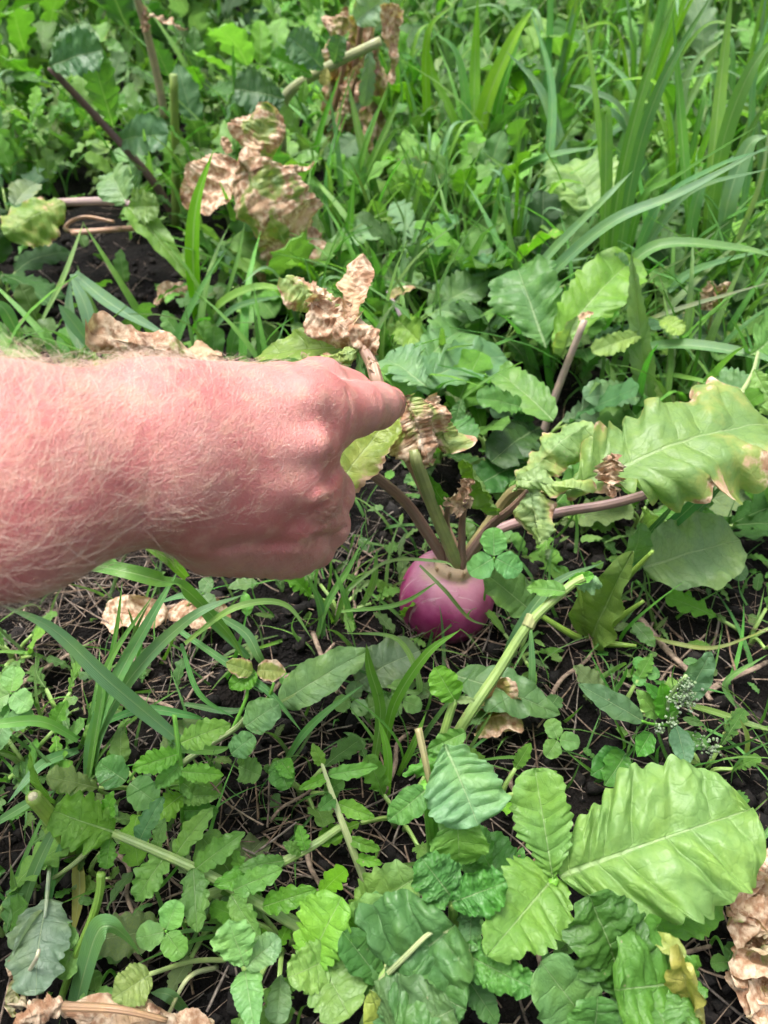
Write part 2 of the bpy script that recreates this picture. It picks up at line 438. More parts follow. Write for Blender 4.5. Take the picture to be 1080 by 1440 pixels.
def stalk(parent, pts, r0, r1, c='mid', scuff=.3, name='stalk', sides=8, flat=1.0, mat=None, per=6, label=None, bumpy=0.0, rs=None):
    P = spline([V3(p) for p in pts], per); n = len(P)
    o0 = P[0].copy()
    rad = [r0 + (r1 - r0) * i / (n - 1) for i in range(n)] if rs is None else list(np.interp(np.linspace(0, 1, n), np.linspace(0, 1, len(rs)), rs))
    V, Fc, UV = tube_geo([p - o0 for p in P], rad, sides, flat, True, bumpy)
    o = link(name, quads_tris(name, V, Fc, UV, mat or M_STEM), parent, loc=o0, color=col(c, scuff))
    if label: o['label'] = label
    return o
def blade(parent, pts, width, c='mid', wilt=0.0, n=(0, -.5, 1), name='blade', keel=.35, per=7, base=.6, tw=0.0):
    """grass blade: a long keeled strip along a spline, narrowing to its tip"""
    P = spline([V3(p) for p in pts], per); N = len(P); o0 = P[0].copy()
    V = []; UV = []; nh = Vector(n)
    for i, p in enumerate(P):
        T = (P[min(i + 1, N - 1)] - P[max(i - 1, 0)]).normalized()
        x = T.cross(nh)
        if x.length < .05: x = T.cross(Vector((.7, .1, .3)))
        x.normalize(); z = x.cross(T)
        q = i / (N - 1)
        if tw: x, z = x * math.cos(tw * q) + z * math.sin(tw * q), z * math.cos(tw * q) - x * math.sin(tw * q)
        wd = width * .5 * (base + (1 - base) * min(1, q * 3)) * max(0.02, 1 - max(0, (q - .45) / .55) ** 1.7)
        for k, s in enumerate((-1, -.5, 0, .5, 1)):
            V.append(p - o0 + x * (s * wd) + z * (abs(s) * wd * keel)); UV.append((s, q))
    Fc = [(i * 5 + k, i * 5 + k + 1, i * 5 + k + 6, i * 5 + k + 5) for i in range(N - 1) for k in range(4)]
    me = mesh_from(name, [tuple(v) for v in V], Fc, M_GRASS, {'uv': UV})
    return link(name, me, parent, loc=o0, color=col(c, wilt))
# ------------------------------------------------------------------ the ground
def make_ground():
    def axis(lo, hi, step, far):
        a = list(np.arange(lo, hi + 1e-6, step)); d = step; x = hi; right = []
        while x < far: d *= 1.35; x += d; right.append(x)
        d = step; x = lo; left = []
        while x > -far: d *= 1.35; x -= d; left.append(x)
        return np.array(left[::-1] + a + right)
    xs = axis(-.55, .55, .005, 120.); ys = axis(-.05, 1.05, .005, 120.)
    X, Y = np.meshgrid(xs, ys)
    Z = gz(X, Y); rs = random.Random(3)
    near = np.clip(1.5 - np.hypot(X, Y - .5) * .7, 0, 1)
    fine = 0
    for i in range(26):
        a = rs.uniform(0, 6.28); f = rs.uniform(60, 420); fine = fine + np.sin((X * math.cos(a) + Y * math.sin(a)) * f + rs.uniform(0, 6)) * (90 / (f + 60)) / 5
    Z = Z + np.maximum(fine, -.6) * .0028 * near
    n = len(xs)
    I = (np.arange(len(ys) - 1)[:, None] * n + np.arange(n - 1)[None, :]).ravel()
    me = mesh_from('ground', np.stack([X, Y, Z], -1).reshape(-1, 3), np.stack([I, I + 1, I + n + 1, I + n], -1), M_SOIL)
    tag(link('ground', me), 'black crumbly garden soil', kind='structure')
make_ground()

def gpt(x, y, dz=0.0): return Vector((x, y, float(gz(x, y)) + dz))

def scatter(name, label, template_fn, places, mat, kind='stuff', cat=None, color=None):
    """one mesh of many tiny pieces: template_fn(i) -> (verts, faces, uv or None) in local space; places: 4x4 arrays"""
    VV, FF, UU = [], [], []; base = 0
    for i, Mx in enumerate(places):
        v, f, uv = template_fn(i)
        VV.append(v @ Mx[:3, :3].T + Mx[:3, 3]); FF.append(f + base); base += len(v)
        if uv is not None: UU.append(uv)
    uvs = None
    if UU:
        U = np.concatenate(UU); uvs = {'uv': U[:, :2], 'flat': U[:, 2:4]}
    me = mesh_from(name, np.concatenate(VV), np.concatenate(FF), mat, uvs)
    o = link(name, me, color=color)
    return tag(o, label, cat, kind=kind)
def rotm(rx, ry, rz, s, loc):
    M = Matrix.Rotation(rz, 3, 'Z') @ Matrix.Rotation(ry, 3, 'Y') @ Matrix.Rotation(rx, 3, 'X')
    A = np.eye(4); A[:3, :3] = np.array(M) * (s if np.isscalar(s) else np.array(s)[None, :]); A[:3, 3] = loc
    return A

def crumbs():
    rs = random.Random(11); T = []
    import bmesh
    for k in range(6):
        bm = bmesh.new(); bmesh.ops.create_icosphere(bm, subdivisions=1, radius=1)
        for v in bm.verts: v.co *= rs.uniform(.55, 1.2)
        bm.verts.ensure_lookup_table()
        T.append((np.array([v.co[:] for v in bm.verts]), np.array([[v.index for v in f.verts] for f in bm.faces]))); bm.free()
    pl = []
    for i in range(9000):
        y = rs.uniform(.02, 1.0); x = rs.uniform(-.12 - y * .55, .12 + y * .55)
        s = .0009 + .0075 * rs.random() ** 5
        pl.append(rotm(rs.uniform(0, 6), rs.uniform(0, 6), 0, (s, s * rs.uniform(.6, 1), s), (x, y, float(gz(x, y)) + s * .3 + rs.uniform(-.0005, .001))))
    scatter('soil_crumbs', 'small black crumbs and clods of soil', lambda i: (T[i % 6][0], T[i % 6][1], None), pl, M_CRUMB, cat=None)
crumbs()

def stick_geo(rs, L, r, sides=5, seg=5, curv=.12):
    pts = []; a = rs.uniform(-1, 1) * curv; b_ = rs.uniform(-1, 1) * curv * .4
    for i in range(seg + 1):
        q = i / seg - .5
        pts.append(Vector((q * L, L * (a * (q * q - .12) + .12 * a * math.sin(q * 7 + 1)), L * b_ * (.25 - q * q) + (rs.uniform(-.02, .02) * L if 0 < i < seg else 0))))
    V, Fc, UV = tube_geo(pts, [r * rs.uniform(.8, 1.1) * (1 - .35 * i / seg) for i in range(seg + 1)], sides, .6, False)
    return np.array([tuple(v) for v in V]), np.array(Fc)
def litter():
    rs = random.Random(21); geos = [stick_geo(rs, 1.0, rs.uniform(.010, .022), 4, 5, .12) for _ in range(24)]
    pl = []
    def put(x, y, L, lift):
        g = float(gz(x, y)); pl.append(rotm(rs.uniform(-.1, .1), rs.uniform(-.16, .16), rs.uniform(0, 3.14), (L, L, L), (x, y, g + .002 + lift)))
    # drifts of straw: (pixel x, pixel y, spread in m, count)
    for px, py, sp, cnt in ((110, 880, .05, 190), (60, 960, .05, 170), (200, 830, .04, 80), (480, 790, .03, 55), (620, 930, .05, 90), (760, 960, .05, 70), (680, 880, .03, 45),
                            (230, 960, .05, 60), (420, 1180, .05, 110), (350, 1120, .05, 90), (470, 1230, .04, 60), (60, 1180, .05, 60), (130, 1290, .04, 40), (1000, 950, .06, 60), (1040, 1180, .05, 60),
                            (760, 1300, .05, 50), (330, 1330, .05, 50), (980, 1330, .05, 50), (540, 730, .04, 30), (130, 380, .10, 60), (60, 400, .10, 50), (900, 900, .06, 50), (690, 1180, .05, 40), (560, 1010, .05, 50)):
        c = at(px, py, 0)
        for _ in range(int(cnt * 1.15)):
            put(c.x + rs.gauss(0, sp), c.y + rs.gauss(0, sp), .012 + .042 * rs.random() ** 2, rs.random() * .008)
    for _ in range(900):
        y = rs.uniform(.02, 1.1); put(rs.uniform(-.1 - y * .5, .1 + y * .5), y, .008 + .035 * rs.random() ** 2, rs.random() * .003)
    scatter('straw_litter', 'thin scattered bits of dry straw and root on the soil', lambda i: (geos[i % 24][0], geos[i % 24][1], None), pl, M_STRAW)
litter()

# the larger dry stalks that can be told apart
STRAWS = [((0, 985), (125, 905), 2.4, 'pale thick dry straw running up from the left edge'), ((150, 965), (265, 1010), 2.2, 'short thick grey straw below the yellowed leaf scrap on the left'), ((440, 890), (475, 975), 2.4, 'upright pale straw in front of the fist, pointing down'),
          ((505, 790), (500, 860), 2.0, 'upright tan straw between fist and turnip'), ((900, 870), (1000, 985), 3.4, 'thick grey dry stem lying right of the turnip'), ((990, 975), (1080, 930), 3.0, 'thick bleached stem at the right edge'),
          ((770, 990), (835, 915), 2.0, 'thin straight straw slanting right of the brown dead leaf'), ((240, 1010), (300, 945), 1.5, 'thin brown straw behind the left grass tuft'), ((720, 1085), (735, 1145), 2.2, 'short grey straw stuck in soil above the upright lime leaf'),
          ((690, 1170), (610, 1135), 1.6, 'thin brown straw behind the split-stem plant'), ((745, 1310), (760, 1380), 2.6, 'broken grey straw under the lime leaves'), ((60, 1215), (140, 1175), 2.3, 'pale brown straw under the cut green stem'),
          ((165, 1200), (190, 1290), 1.9, 'reddish straw standing beside the yellow blade'), ((370, 990), (470, 905), 2.0, 'brown straw lying along the dark leaf stalk'), ((380, 1155), (445, 1100), 1.4, 'thin straw between the two creeping stems'),
          ((150, 870), (290, 840), 2.2, 'straw lying across the brown dead leaf'), ((540, 1115), (575, 1030), 2.2, 'pale straw behind the snapped stem'), ((830, 1370), (1000, 1330), 2.0, 'dry stem bending towards the withered leaf heap'),
          ((430, 1190), (470, 1300), 2.0, 'dark brown straw between creeping stems and serrated leaf'), ((20, 460), (110, 385), 2.2, 'bleached straw on the soil at far left')]
def straws():
    rs = random.Random(5)
    for (a, b_, r, lab) in STRAWS:
        A, B = at(a[0], a[1], .006), at(b_[0], b_[1], .012)
        m1 = A.lerp(B, .35) + Vector((rs.uniform(-.003, .003), rs.uniform(-.003, .003), rs.uniform(0, .003))); m2 = A.lerp(B, .7) + Vector((rs.uniform(-.003, .003), rs.uniform(-.003, .003), rs.uniform(0, .003)))
        o = stalk(None, [A, m1, m2, B], r * .0008, r * .0005, 'tan', 0, name='dry_straw', sides=7, mat=M_STRAW, flat=.7)
        tag(o, lab, 'straw', 'larger dry straws on the soil')
straws()
# ------------------------------------------------------------------ the arm and pointing hand
def skin_material():
    m, nt, out = new_mat('skin'); b = NB(nt)
    tc = b.n('ShaderNodeTexCoord'); P = tc.outputs['Object']
    n1 = b.noise(P, 17, 4, .62); n2 = b.noise(P, 120, 4, .6); n3 = b.noise(P, 520, 3, .6)
    C = b.mix(b.smooth(n1.outputs['Fac'], .34, .66), (.59, .28, .25, 1), (.54, .165, .16, 1))
    C = b.mix(b.smooth(n2.outputs['Fac'], .45, .75), C, (.64, .32, .255, 1))
    C = b.mix(b.m('MULTIPLY', b.smooth(n3.outputs['Fac'], .55, .75), .35), C, (.40, .15, .11, 1))
    # soil rubbed into the finger tip
    sx = b.n('ShaderNodeVertexColor', layer_name='dirt')
    C = b.mix(b.m('MULTIPLY', sx.outputs[0], b.smooth(b.noise(P, 330, 3).outputs['Fac'], .42, .62)), C, (.12, .07, .05, 1))
    pr = b.n('ShaderNodeBsdfPrincipled'); b.l(C, pr.inputs['Base Color'])
    b.l(b.lin(n2.outputs['Fac'], .3, .7, .40, .55), pr.inputs['Roughness']); pr.inputs['Specular IOR Level'].default_value = .42
    pr.inputs['Subsurface Weight'].default_value = .22; pr.inputs['Subsurface Radius'].default_value = (1.0, .35, .2); pr.inputs['Subsurface Scale'].default_value = .005
    # fine crossing creases of the skin, pores
    wv = b.n('ShaderNodeTexWave', wave_type='BANDS', bands_direction='X'); b.l(P, wv.inputs['Vector'])
    wv.inputs['Scale'].default_value = 170; wv.inputs['Distortion'].default_value = 14; wv.inputs['Detail'].default_value = 3; wv.inputs['Detail Scale'].default_value = 1.6
    vd = b.voro(P, 900, 'DISTANCE_TO_EDGE'); vs = b.m('SUBTRACT', 1, b.smooth(vd.outputs['Distance'], 0, .12))
    mp = b.n('ShaderNodeMapping'); b.l(P, mp.inputs[0]); mp.inputs['Scale'].default_value = (820, 400, 620); mp.inputs['Rotation'].default_value = (0, 0, .35)
    vd2 = b.voro(mp.outputs[0], 1.0, 'DISTANCE_TO_EDGE'); vs2 = b.m('SUBTRACT', 1, b.smooth(vd2.outputs['Distance'], 0, .14))
    C = b.mix(b.m('MULTIPLY', vs2, .10), C, (.42, .14, .11, 1)); b.l(C, pr.inputs['Base Color'])
    h = b.m('ADD', b.m('MULTIPLY', wv.outputs['Fac'], .16), b.m('MULTIPLY', vs, -.35)); h = b.m('ADD', h, b.m('MULTIPLY', vs2, -.2)); h = b.m('ADD', h, b.m('MULTIPLY', n3.outputs['Fac'], .4))
    b.l(b.bump(h, .85, .00065), pr.inputs['Normal']); b.l(pr.outputs[0], out.inputs[0])
    return m
M_SKIN = skin_material()

def cs(px, py, d): return np.array([(px - 540) / F * d, -(py - 720) / F * d, -d])       # hand space: x right, y up, z towards the eye
def cone(px1, py1, d1, r1, px2, py2, d2, r2): return (cs(px1, py1, d1), r1 * d1 / F, cs(px2, py2, d2), r2 * d2 / F)
def sd_cone(p, c, zs=1.0):
    a, r1, b_, r2 = c
    q = p.copy(); a = a.copy(); b_ = b_.copy()
    if zs != 1.0: q[:, 2] /= zs; a[2] /= zs; b_[2] /= zs
    ab = b_ - a; L2 = ab @ ab
    h = np.clip(((q - a) @ ab) / L2, 0, 1)
    d = np.sqrt(((q - a - h[:, None] * ab) ** 2).sum(1))
    return d - (r1 + (r2 - r1) * h)
def smin(a, b_, k):
    h = np.clip(k - np.abs(a - b_), 0, None) / k
    return np.minimum(a, b_) - h * h * k * .25
def hand_sdf(p):
    p = p.astype(np.float32)
    body = None
    def add(d, k):
        nonlocal body
        body = d if body is None else smin(body, d, k)
    # forearm (flattened towards the palm side) and wrist
    add(sd_cone(p, cone(-1500, 770, .200, 250, 0, 676, .254, 158), .82), .01)
    add(sd_cone(p, cone(0, 676, .254, 158, 195, 640, .280, 108), .80), .016)
    add(sd_cone(p, cone(195, 640, .280, 108, 320, 650, .305, 112), .72), .02)
    # metacarpals
    add(sd_cone(p, cone(225, 592, .285, 72, 428, 566, .323, 49)), .016)
    add(sd_cone(p, cone(235, 630, .282, 70, 428, 622, .322, 46)), .014)
    add(sd_cone(p, cone(245, 672, .286, 70, 428, 690, .327, 46)), .014)
    add(sd_cone(p, cone(282, 722, .302, 62, 405, 750, .335, 49)), .014)
    # heel of the hand and palm
    add(sd_cone(p, cone(296, 752, .322, 56, 412, 766, .350, 46)), .014)
    add(sd_cone(p, cone(320, 640, .335, 90, 404, 660, .350, 74)), .02)
    # thumb: metacarpal, then two phalanges on the far side
    add(sd_cone(p, cone(270, 592, .305, 66, 395, 548, .343, 36)), .014)
    th = smin(sd_cone(p, cone(395, 548, .343, 34, 450, 535, .368, 33)), sd_cone(p, cone(450, 535, .368, 33, 496, 548, .398, 26)), .004)
    body = smin(body, th, .006)
    # index finger, pointing away from the eye
    ix = smin(sd_cone(p, cone(436, 584, .324, 56, 500, 575, .356, 38.5)), sd_cone(p, cone(500, 575, .356, 37, 530, 571, .380, 32)), .004)
    ix = smin(ix, sd_cone(p, cone(530, 571, .380, 31, 546, 567, .398, 25)), .004)
    body = smin(body, ix, .010)
    # three folded fingers
    fs = None
    for segs in (((430, 656, .328, 42), (462, 694, .362, 35), (432, 712, .376, 30), (408, 690, .362, 27)),
                 ((434, 704, .331, 42), (456, 738, .366, 35), (424, 750, .378, 29), (402, 728, .366, 26)),
                 ((412, 750, .338, 40), (440, 768, .368, 30), (408, 780, .380, 26), (388, 760, .370, 24))):
        d = None
        for a, b_ in zip(segs[:-1], segs[1:]):
            e = sd_cone(p, cone(*a, *b_)); d = e if d is None else smin(d, e, .004)
        fs = d if fs is None else smin(fs, d, .0022)
    body = smin(body, fs, .0045)
    # knuckle heads, tendons and the little skin rolls between knuckle and finger
    for (x, y, dd, r) in ((432, 562, .304, 22), (436, 640, .308, 22), (440, 698, .313, 22), (418, 748, .319, 20)):
        add(sd_cone(p, cone(x, y, dd, r, x + 2, y + 1, dd + .002, r)), .012)
    for (x1, y1, x2, y2, dd) in ((260, 620, 425, 565, .2905), (262, 640, 445, 626, .2865), (268, 662, 440, 690, .2905)):
        add(sd_cone(p, cone(x1, y1, dd - .008, 5, x2, y2, dd + .012, 7)), .012)
    wr = .0004 * np.sin(p[:, 0] * 120 + 1) * np.sin(p[:, 1] * 150) * np.sin(p[:, 2] * 130)
    kn = np.exp(-((p - cs(452, 722, .318)) ** 2).sum(1) / .016 ** 2)
    wr = wr + kn * .00045 * np.sin((p[:, 1] * .8 + p[:, 0] * .6) * 2600 + 2 * np.sin(p[:, 0] * 400))
    hl = np.exp(-((p - cs(360, 800, .335)) ** 2).sum(1) / .03 ** 2)
    wr = wr + hl * .00035 * np.sin(p[:, 0] * 1500 + 2 * np.sin(p[:, 1] * 300))
    # folds of the skin, as lines on the side that faces the eye
    qx = 540 + F * p[:, 0] / -p[:, 2]; qy = 720 - F * p[:, 1] / -p[:, 2]
    for line, sg, dep in (([(300, 772), (345, 764), (395, 764), (430, 766), (470, 758)], 9.0, .0015), ([(488, 640), (472, 660), (460, 676), (440, 690)], 9.0, .0014), ([(470, 700), (455, 712), (440, 716)], 3.5, .0004), ([(478, 722), (460, 735), (444, 738)], 3.5, .0006), ([(486, 742), (466, 752), (440, 756)], 4, .0014),
                          ([(452, 700), (440, 724), (436, 745)], 3.0, .0004), ([(205, 610), (212, 650), (206, 700), (196, 740)], 5.0, .0006), ([(224, 620), (230, 660), (222, 710)], 4.0, .0004), ([(488, 548), (494, 575), (489, 602)], 2.6, .0006), ([(530, 548), (534, 570), (530, 592)], 2.0, .0004), ([(300, 800), (303, 780)], 2.5, .0004), ([(345, 806), (347, 782)], 2.5, .0004), ([(385, 806), (388, 780)], 2.5, .0004), ([(420, 800), (424, 775)], 2.5, .0004)):
        dm = np.full(len(p), 1e9, np.float32)
        for (x1, y1), (x2, y2) in zip(line[:-1], line[1:]):
            ux, uy = x2 - x1, y2 - y1; h = np.clip(((qx - x1) * ux + (qy - y1) * uy) / (ux * ux + uy * uy), 0, 1)
            dm = np.minimum(dm, (qx - x1 - h * ux) ** 2 + (qy - y1 - h * uy) ** 2)
        wr = wr + dep * np.exp(-dm / (sg * sg)) * (p[:, 2] > -.36 if line[0][0] < 485 or line[0][1] > 600 else 1)
    return body + wr

def surface_net(fn, lo, hi, h):
    nx, ny, nz = [int((hi[i] - lo[i]) / h) + 1 for i in range(3)]
    xs, ys, zs = [lo[i] + h * np.arange(n) for i, n in enumerate((nx, ny, nz))]
    Fv = np.empty((nx, ny, nz), np.float32)
    yy, zz = np.meshgrid(ys, zs, indexing='ij'); yz = np.stack([yy.ravel(), zz.ravel()], -1)
    for i0 in range(0, nx, 24):
        sl = xs[i0:i0 + 24]
        P = np.concatenate([np.concatenate([np.full((len(yz), 1), x), yz], 1) for x in sl])
        Fv[i0:i0 + 24] = fn(P).reshape(len(sl), ny, nz)
    S = Fv < 0
    cnt = np.zeros((nx - 1, ny - 1, nz - 1), np.int8); acc = np.zeros((nx - 1, ny - 1, nz - 1, 3), np.float32)
    def c(a, dx, dy, dz): return a[dx:nx - 1 + dx, dy:ny - 1 + dy, dz:nz - 1 + dz]
    for ax in range(3):
        for u in (0, 1):
            for w in (0, 1):
                o0 = [0, 0, 0]; o0[(ax + 1) % 3] = u; o0[(ax + 2) % 3] = w; o1 = list(o0); o1[ax] = 1
                a, b_ = c(Fv, *o0), c(Fv, *o1); x = (a < 0) != (b_ < 0)
                t = np.where(x, a / (a - b_ + 1e-12), 0); cnt += x
                for k in range(3): acc[..., k] += np.where(x, o0[k] + (t if k == ax else 0), 0)
    act = cnt > 0; idx = -np.ones(cnt.shape, np.int32); idx[act] = np.arange(act.sum())
    ijk = np.argwhere(act); V = (ijk + acc[act] / cnt[act][:, None]) * h + np.array(lo)
    Q = []
    for ax in range(3):
        a1, a2 = (ax + 1) % 3, (ax + 2) % 3
        s0 = [slice(None)] * 3; s1 = [slice(None)] * 3; s0[ax] = slice(0, -1); s1[ax] = slice(1, None)
        ch = S[tuple(s0)] != S[tuple(s1)]; e = np.argwhere(ch)
        ok = (e[:, a1] > 0) & (e[:, a2] > 0) & (e[:, a1] < cnt.shape[a1]) & (e[:, a2] < cnt.shape[a2]); e = e[ok]
        def g(d1, d2):
            q = e.copy(); q[:, a1] -= d1; q[:, a2] -= d2; return idx[q[:, 0], q[:, 1], q[:, 2]]
        f = np.stack([g(1, 1), g(0, 1), g(0, 0), g(1, 0)], -1)
        flip = S[e[:, 0], e[:, 1], e[:, 2]]
        f[~flip] = f[~flip][:, ::-1]; Q.append(f)
    return V, np.concatenate(Q)

R3 = np.array([[CR.x, CU.x, -CF.x], [CR.y, CU.y, -CF.y], [CR.z, CU.z, -CF.z]])
def to_world(p): return p @ R3.T + np.array(CP)
def make_hand():
    V, Q = surface_net(hand_sdf, (-.45, -.085, -.425), (.03, .075, -.150), .0017)
    for _ in range(3):
        e = 4e-4; f0 = hand_sdf(V); g = np.stack([hand_sdf(V + np.eye(3)[k] * e) - hand_sdf(V - np.eye(3)[k] * e) for k in range(3)], -1) / (2 * e)
        V = V - g * (f0 / np.maximum((g ** 2).sum(1), .2))[:, None]
    e = 4e-4; g = np.stack([hand_sdf(V + np.eye(3)[k] * e) - hand_sdf(V - np.eye(3)[k] * e) for k in range(3)], -1)
    N = g / np.linalg.norm(g, axis=1, keepdims=True)
    W = to_world(V); org = to_world(cs(0, 676, .254)[None])[0]
    root = thing('person', 'hairy bare forearm and hand reaching in from the left, index finger pointing', 'person', tuple(org))
    me = mesh_from('body', W - org, Q, M_SKIN)
    at_ = me.attributes.new('dirt', 'FLOAT_COLOR', 'POINT')
    dd = np.exp(-((V - cs(556, 572, .392)) ** 2).sum(1) / .011 ** 2); dd = np.maximum(dd, .5 * np.exp(-((V - cs(530, 585, .37)) ** 2).sum(1) / .008 ** 2))
    at_.data.foreach_set('color', np.stack([dd, dd, dd, np.ones_like(dd)], -1).astype(np.float32).ravel())
    link('body', me, root, loc=Vector(org), color=(1, 1, 1, 1))
    # ---- hair
    rs = np.random.RandomState(4)
    m, nt, out = new_mat('blond_hair'); b = NB(nt); geo = b.n('ShaderNodeNewGeometry')
    pr = b.n('ShaderNodeBsdfPrincipled'); b.l(b.mix(geo.outputs['Random Per Island'], (.55, .37, .25, 1), (.84, .72, .60, 1)), pr.inputs['Base Color'])
    pr.inputs['Roughness'].default_value = .35; b.l(pr.outputs[0], out.inputs[0])
    P0 = V[Q[:, 0]]; ar = np.linalg.norm(np.cross(V[Q[:, 1]] - P0, V[Q[:, 3]] - P0), axis=1)
    px = 540 + F * P0[:, 0] / -P0[:, 2]; py = 720 - F * P0[:, 1] / -P0[:, 2]
    dens = np.interp(px, [-400, 0, 130, 230, 330, 420, 470, 490], [1.0, 1.0, 1.0, .75, .6, .55, .2, 0.0])
    dens = dens * np.interp(py, [480, 505, 720, 780, 860], [1.2, 1.2, 1.0, .75, 1.0])
    dens = np.where((px > 240) & (py > 745), dens * .06, dens); dens = np.where((px > 395) & (py < 545), dens * .25, dens)
    dens = dens * np.where(N[Q[:, 0], 2] > -.55, 1, .25) * np.where(px < -350, .12, 1)
    pw = ar * dens; pw /= pw.sum(); nh = 7600
    fi = rs.choice(len(Q), nh, p=pw); u = rs.rand(nh, 1); w = rs.rand(nh, 1)
    root_p = V[Q[fi, 0]] * (1 - u) * (1 - w) + V[Q[fi, 1]] * u * (1 - w) + V[Q[fi, 2]] * u * w + V[Q[fi, 3]] * (1 - u) * w
    nn = N[Q[fi, 0]]; x = px[fi]; y = py[fi]
    Lh = np.interp(x, [0, 180, 300, 420], [.017, .015, .009, .006]) * rs.uniform(.45, 1.25, nh)
    # combing direction on the skin: down and towards the hand, turning with position
    ang = np.interp(y, [500, 600, 700, 850], [1.9, 1.1, .35, -.35]) * np.interp(x, [0, 250, 450], [1, .75, .35]) + rs.normal(0, .38, nh) + .5 * np.sin(x * .02) * np.sin(y * .02)
    t = np.stack([np.cos(ang), np.sin(ang), 0 * ang], -1); t = t - nn * (t * nn).sum(1, keepdims=True); t /= np.linalg.norm(t, axis=1, keepdims=True)
    sd_ = np.cross(nn, t); lift = rs.uniform(.15, .75, nh); cv = rs.normal(.5, .8, nh)
    seg = 6; pts = [root_p - nn * .0004]; d = t * np.cos(lift)[:, None] + nn * np.sin(lift)[:, None]
    for k in range(seg):
        d = d + sd_ * (cv / seg * 1.1)[:, None] - nn * (.85 * np.maximum(.1, lift) / seg)[:, None] + rs.normal(0, .08, (nh, 3)); d /= np.linalg.norm(d, axis=1, keepdims=True)
        pts.append(pts[-1] + d * (Lh / seg)[:, None])
    pts = np.stack(pts, 1); VV = []
    ref = np.cross(nn, t)
    for k in range(seg + 1):
        r = (.000055 * (1 - .7 * k / seg))
        for j in range(3):
            a = 2.0944 * j; VV.append(pts[:, k] + r * (math.cos(a) * ref + math.sin(a) * nn))
    VV = np.stack(VV, 1).reshape(-1, 3); st = (seg + 1) * 3
    fc = [(k * 3 + j, k * 3 + (j + 1) % 3, (k + 1) * 3 + (j + 1) % 3, (k + 1) * 3 + j) for k in range(seg) for j in range(3)]
    FF = (np.arange(nh)[:, None, None] * st + np.array(fc)[None]).reshape(-1, 4)
    hm = mesh_from('arm_hair', to_world(VV) - org, FF, m)
    h = link('arm_hair', hm, root, loc=Vector(org)); tag(h, 'fine blond hairs on forearm and back of hand', kind='stuff')
make_hand()
BOOST[0] = 1.3
# ------------------------------------------------------------------ the turnip
D = atd
def turnip_material():
    m, nt, out = new_mat('turnip_skin'); b = NB(nt)
    tc = b.n('ShaderNodeTexCoord'); P = tc.outputs['Object']; s = b.n('ShaderNodeSeparateXYZ'); b.l(P, s.inputs[0])
    n1 = b.noise(P, 50, 4, .6); n2 = b.noise(P, 230, 4, .6)
    z = b.m('ADD', s.outputs[2], b.m('MULTIPLY_ADD', n1.outputs['Fac'], .016, -.008))
    C = b.mix(b.smooth(n1.outputs['Fac'], .35, .7), (.29, .022, .125, 1), (.42, .075, .21, 1))
    C = b.mix(b.smooth(z, .013, .033), C, (.52, .24, .32, 1))
    C = b.mix(b.smooth(z, .0275, .0335), C, (.50, .36, .24, 1))
    ms = b.n('ShaderNodeMapping'); b.l(P, ms.inputs[0]); ms.inputs['Rotation'].default_value = (.3, .9, .5); ms.inputs['Scale'].default_value = (40, 420, 40)
    sc = b.noise(ms.outputs[0], 1.0, 3, .6)
    C = b.mix(b.m('MULTIPLY', b.smooth(sc.outputs['Fac'], .60, .70), .55), C, (.62, .45, .45, 1))
    C = b.mix(b.m('MULTIPLY', b.m('SUBTRACT', 1.0, b.smooth(z, -.022, -.006)), b.smooth(n2.outputs['Fac'], .35, .6)), C, (.03, .02, .018, 1))
    C = b.mix(b.m('MULTIPLY', b.smooth(n2.outputs['Fac'], .58, .7), .35), C, (.14, .085, .06, 1))
    pr = b.n('ShaderNodeBsdfPrincipled'); b.l(C, pr.inputs['Base Color']); b.l(b.lin(n1.outputs['Fac'], .3, .7, .40, .6), pr.inputs['Roughness'])
    pr.inputs['Subsurface Weight'].default_value = .1; pr.inputs['Subsurface Scale'].default_value = .004
    b.l(b.bump(b.m('ADD', n2.outputs['Fac'], b.m('MULTIPLY', sc.outputs['Fac'], .6)), .3, .0008), pr.inputs['Normal']); b.l(pr.outputs[0], out.inputs[0])
    return m
def lathe(profile, sides=40, wob=.0, seed=0):
    rs = random.Random(seed); ph = [rs.uniform(0, 6) for _ in range(4)]
    V = []; n = len(profile)
    for (r, z) in profile:
        for k in range(sides):
            a = 6.2832 * k / sides; q = r * (1 + wob * (math.sin(2 * a + ph[0]) + .6 * math.sin(3 * a + ph[1]) + .5 * math.sin(a + ph[2] + z * 60)))
            V.append((q * math.cos(a), q * math.sin(a), z))
    Fc = [(i * sides + k, i * sides + (k + 1) % sides, (i + 1) * sides + (k + 1) % sides, (i + 1) * sides + k) for i in range(n - 1) for k in range(sides)]
    return V, Fc
TC = at(627, 838, .013)                     # middle of the bulb
turnip = thing('turnip', 'round purple turnip half out of the black soil, with withering leaves', 'turnip', (TC.x, TC.y, 0))
prof = []
for i in range(30):
    a = -math.pi / 2 + math.pi * i / 29 * .93
    prof.append((.0325 * max(math.cos(a), 0) ** .62, .0318 * math.sin(a) * (1.0 if a > 0 else 1.15)))
prof += [(.0125, .0335), (.0118, .0362), (.0095, .0385), (.004, .039)]
V, Fc = lathe(prof, 48, .026, 3)
bulb = link('bulb', mesh_from('bulb', V, Fc, turnip_material()), turnip, matrix=Matrix.Translation(TC) @ Matrix.Rotation(.10, 4, 'Y') @ Matrix.Rotation(.06, 4, 'X'))
CRN = TC + Vector((.004, .0, .036))         # where the leaf stalks leave the bulb
